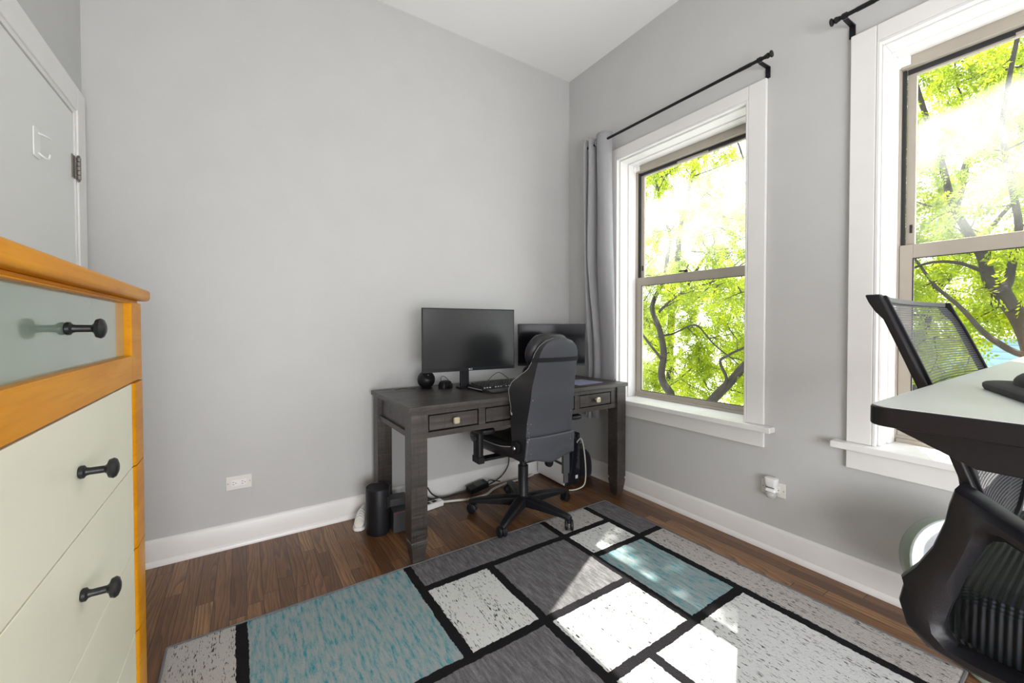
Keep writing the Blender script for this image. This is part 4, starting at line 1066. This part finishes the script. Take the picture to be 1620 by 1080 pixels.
obj('blades', fb.xf(Matrix.Translation(-ax * .02)), 'dark_slot', fan, smooth=True)
obj('stand', MB().tube(smooth_path([(0, .02, .19), (.01, .035, .12), (.025, -.02, .05), (.03, -.06, .02)], 5), .014, 10).lathe([(0, 0), (.07, 0), (.074, .008), (.066, .02), (.03, .03), (0, .03)], 32, Matrix.Translation((.03, -.07, 0))), 'fan_green', fan, smooth=True)

# ------------------------------------------------------------------ outside
struct('ground', MB().box(WO + .3, -40, -3.7, 80, 60, -3.6), 'street', 'pale street far below the windows', 'ground')
hs = thing('house', 'blue sided house beyond the trees', 'house', (13, .4, -3.6))
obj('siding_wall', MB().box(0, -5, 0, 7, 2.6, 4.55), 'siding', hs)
obj('roof', MB().add([(-.4, -5.4, 4.5), (7.4, -5.4, 4.5), (7.4, 3.0, 4.5), (-.4, 3.0, 4.5), (3.5, -5.4, 6.3), (3.5, 3.0, 6.3)], [(0, 1, 2, 3), (0, 3, 5, 4), (1, 4, 5, 2), (0, 4, 1), (3, 2, 5)]), 'roof', hs, solid=.06)

def in_sun_gap(P):
    """leaves that would shade the upper panes' sunbeam are missing: the crown has a gap there"""
    t = (2.45 - P[:, 0]) / SUN_DIR.x
    y = P[:, 1] + t * SUN_DIR.y; z = P[:, 2] + t * SUN_DIR.z
    return (y > 1.0) & (y < 2.15) & (z > 1.42) & (z < 2.45)

def leaves_mesh(name, centers, dirs, parent, leaf_len=.052, leaf_w=.023, n=12):
    """pinnate sprays: n leaflets in two rows along each rachis"""
    m = len(centers); V = []; 
    d = dirs / np.linalg.norm(dirs, axis=1, keepdims=True)
    ref = rng.normal(size=(m, 3)); side = np.cross(d, ref); side /= np.linalg.norm(side, axis=1, keepdims=True)
    nor = np.cross(side, d); L = rng.uniform(.13, .24, (m, 1))
    quads = []
    for k in range(n):
        row = 1 if k % 2 else -1; f = (k // 2 + .6) / (n / 2)
        base = centers + d * L * f
        ld = side * row * .85 + d * .5 + nor * rng.normal(0, .25, (m, 1)); ld /= np.linalg.norm(ld, axis=1, keepdims=True)
        wv = np.cross(ld, nor); wv /= np.linalg.norm(wv, axis=1, keepdims=True)
        sc = rng.uniform(.7, 1.25, (m, 1)); a = base; b = base + ld * leaf_len * .5 * sc + wv * leaf_w * .5 * sc
        c = base + ld * leaf_len * sc - nor * .006; e = base + ld * leaf_len * .5 * sc - wv * leaf_w * .5 * sc
        quads.append(np.stack([a, b, c, e], 1))
    Q = np.concatenate(quads, 0); Vv = Q.reshape(-1, 3).astype(np.float32); nf = len(Q)
    me = bpy.data.meshes.new(name); me.vertices.add(len(Vv)); me.vertices.foreach_set('co', Vv.ravel())
    me.loops.add(nf * 4); me.loops.foreach_set('vertex_index', np.arange(nf * 4, dtype=np.int32))
    me.polygons.add(nf); me.polygons.foreach_set('loop_start', np.arange(0, nf * 4, 4, dtype=np.int32)); me.polygons.foreach_set('loop_total', np.full(nf, 4, dtype=np.int32))
    me.update(calc_edges=True); me.materials.append(M['leaf'])
    o = bpy.data.objects.new(name, me); COL.objects.link(o); o.parent = parent; return o

def tree(label, root, limbs, seeds, sprays):
    t = thing('tree', label, 'tree', root)
    R0 = Vector(root); wood = MB(); nodes = []
    for pts, r0, r1 in limbs:
        P = smooth_path([Vector(p) - R0 for p in pts], 5); n = len(P)
        P = [p + Vector((mnoise.noise(p * 2.1), mnoise.noise(p * 2.1 + Vector((5, 0, 0))), mnoise.noise(p * 2.1 + Vector((0, 9, 0))))) * .05 for p in P]
        wood.tube(P, [r0 + (r1 - r0) * i / (n - 1) for i in range(n)], 9); nodes += [np.array(p) for p in P[n // 4:]]
    nd = np.array(nodes); C = []; Dr = []
    sd_ = np.array([np.array(s) - np.array(root) for s in seeds])
    order = np.argsort([np.min(((nd - s) ** 2).sum(1)) for s in sd_])
    for i in order:
        s = sd_[i]; dist = ((nd - s) ** 2).sum(1); j = int(np.argmin(dist)); a = nd[j]; ln = math.sqrt(dist[j])
        if ln < .05: continue
        k = max(4, int(ln / .12)); mid = (a + s) / 2 + rng.normal(0, .12 * ln, 3) + np.array([0, 0, .08 * ln])
        tw = [(1 - f) ** 2 * a + 2 * f * (1 - f) * mid + f * f * s for f in np.linspace(0, 1, k)]
        tw = [p + rng.normal(0, .012, 3) * (0 < q < k - 1) for q, p in enumerate(tw)]
        r0 = min(.020, .006 + .010 * ln); wood.tube([Vector(p) for p in tw], [r0 + (.0025 - r0) * q / (k - 1) for q in range(k)], 5)
        nd = np.vstack([nd, np.array(tw[1:])])
        for q in range(sprays):
            f = rng.uniform(.15, 1.0) ** .7; p = (1 - f) ** 2 * a + 2 * f * (1 - f) * mid + f * f * s
            C.append(p + rng.normal(0, .05, 3)); Dr.append((s - a) / ln * .5 + rng.normal(0, .6, 3) + np.array([0, 0, -.25]))
    C = np.array(C); Dr = np.array(Dr)
    keep = ~in_sun_gap(C + np.array(root)) | (rng.random(len(C)) < .03)
    keep &= (C + np.array(root))[:, 0] > 3.3
    obj('trunk', wood, 'bark', t, smooth=True)
    leaves_mesh('foliage', C[keep], Dr[keep], t)
    return t

def cone_seeds(n, az, el, dep):
    """random points of the crown, seen from inside the room between two bearings and heights"""
    out = []
    for _ in range(n):
        a = math.radians(rng.uniform(*az)); x = rng.uniform(*dep); e = rng.uniform(*el)
        out.append((x, x * math.tan(a), 1.145 + x * e))
    return out
def shade_seeds(n):
    """crown overhead that shades the lower sash of the corner window"""
    out = []
    for _ in range(n):
        p = Vector((2.45, rng.uniform(1.0, 2.15), rng.uniform(.55, 1.30))) - SUN_DIR * rng.uniform(3.6, 6.0); out.append(tuple(p))
    return out
# bearings are measured from the window wall's normal: window 1 spans about 26 to 42 degrees, window 2 about 5 to 15
tree('young leafy tree close outside the corner window, bough leaning across', (5.6, 3.9, -3.6),
     [([(5.6, 3.9, -3.6), (5.55, 3.95, -2.0), (5.5, 3.88, -.9), (5.6, 3.79, -.54), (5.76, 3.5, -.1), (5.92, 3.34, .22), (6.08, 3.18, .5), (6.24, 2.88, .88), (6.5, 2.3, 1.6)], .095, .045),
      ([(5.9, 3.33, .20), (5.92, 3.3, .41), (5.95, 3.41, .63), (5.98, 3.28, .72), (6.0, 2.98, .92), (6.05, 2.75, 1.3)], .026, .012),
      ([(5.95, 3.28, .28), (6.1, 3.05, .62), (6.3, 2.7, .95), (6.5, 2.5, 1.3)], .034, .015),
      ([(6.24, 2.88, .88), (6.3, 2.6, 1.8), (6.1, 2.7, 3.2), (5.6, 2.8, 4.4), (5.0, 2.7, 5.0)], .045, .015)],
     cone_seeds(150, (25, 44), (-.22, .10), (6.1, 8.2)) + cone_seeds(60, (14, 27), (-.25, .25), (5.4, 8)) + shade_seeds(60), 14)
tree('twisted dark tree outside the corner window nearest the curtain', (5.1, 4.0, -3.6),
     [([(5.1, 4.0, -3.6), (5.15, 3.85, -1.6), (5.4, 3.85, -.14), (5.52, 4.08, .31), (5.65, 4.18, .7), (5.78, 4.33, 1.0), (5.9, 4.55, 1.32), (6.02, 4.65, 1.54), (6.15, 4.55, 1.98), (6.28, 4.52, 2.65), (6.4, 4.88, 3.66), (6.5, 5.2, 4.8)], .07, .02),
      ([(5.6, 4.14, .6), (5.53, 4.33, .84), (5.47, 4.47, 1.05), (5.4, 4.74, 1.31)], .024, .010),
      ([(5.75, 4.35, 1.35), (5.85, 4.21, 1.57), (6.0, 3.91, 1.76), (6.15, 3.53, 1.88), (6.3, 3.05, 2.21)], .022, .009),
      ([(5.7, 4.3, .95), (6.2, 4.39, 1.04), (6.13, 3.94, 1.15), (6.07, 3.58, .86), (6.0, 3.2, .6)], .018, .008)],
     cone_seeds(110, (26, 45), (-.20, .14), (5.9, 8.2)) + cone_seeds(120, (24, 46), (.05, .55), (5.0, 8)) + cone_seeds(90, (24, 46), (.12, .5), (5.5, 9)), 14)
tree('tall tree with a straight trunk farther beyond the corner window', (9.0, 6.5, -3.6),
     [([(9.0, 6.5, -3.6), (9.0, 6.49, -1.0), (9.1, 6.53, -.2), (9.2, 6.54, 1.72), (9.3, 6.51, 2.7), (9.4, 6.23, 4.6), (9.5, 5.8, 6.2)], .12, .05),
      ([(9.2, 6.5, 1.5), (9.0, 5.8, 2.4), (8.8, 5.2, 3.0)], .05, .015), ([(9.2, 6.5, .6), (8.8, 7.0, 1.4), (8.6, 7.6, 1.9)], .05, .015)],
     cone_seeds(170, (24, 44), (-.20, .16), (7.8, 11)) + cone_seeds(50, (24, 44), (.16, .5), (7.8, 11)), 18)
tree('forked tree outside the window behind the mesh chair', (5.35, .3, -3.6),
     [([(5.35, .3, -3.6), (5.3, .32, -1.6), (5.4, .38, .3), (5.5, .46, .91), (5.64, .57, 1.23), (5.79, .68, 1.44), (5.93, .8, 1.6), (6.07, .88, 1.84), (6.21, .97, 2.09), (6.36, 1.14, 2.61), (6.5, 1.32, 3.4), (6.6, 1.5, 4.4)], .085, .02),
      ([(5.6, .58, 1.25), (5.7, .63, 1.46), (5.8, .63, 1.57), (5.9, .64, 1.81), (6.0, .62, 2.17), (6.1, .72, 2.81), (6.2, .7, 3.55), (6.3, .6, 4.5)], .042, .015),
      ([(5.3, .32, .1), (5.0, .36, .75), (5.2, .59, .99), (5.4, .76, 1.12), (5.6, .95, 1.36), (5.8, 1.12, 1.56), (6.0, 1.35, 1.93)], .032, .010),
      ([(5.93, .8, 1.62), (5.9, 1.0, 1.75), (5.9, 1.25, 1.78), (6.0, 1.5, 1.7)], .02, .008)],
     cone_seeds(170, (0, 17), (-.10, .55), (5.6, 8)) + cone_seeds(60, (2, 16), (-.12, .12), (5.6, 9)) + cone_seeds(90, (0, 17), (-.04, .5), (6.2, 9)), 16)
tree('broad leafy tree beyond the forked tree and the blue house corner', (11.0, 2.6, -3.6),
     [([(11.0, 2.6, -3.6), (11.0, 2.5, -1.0), (10.9, 2.3, .8), (10.8, 2.0, 2.4), (10.9, 1.7, 4.2)], .14, .05), ([(10.9, 2.3, .8), (10.5, 2.8, 1.8), (10.3, 3.2, 2.8)], .06, .02), ([(10.85, 2.1, 1.8), (10.6, 1.5, 2.6), (10.5, 1.0, 3.4)], .06, .02)],
     cone_seeds(190, (2, 18), (.0, .5), (9.6, 12.5)), 18)
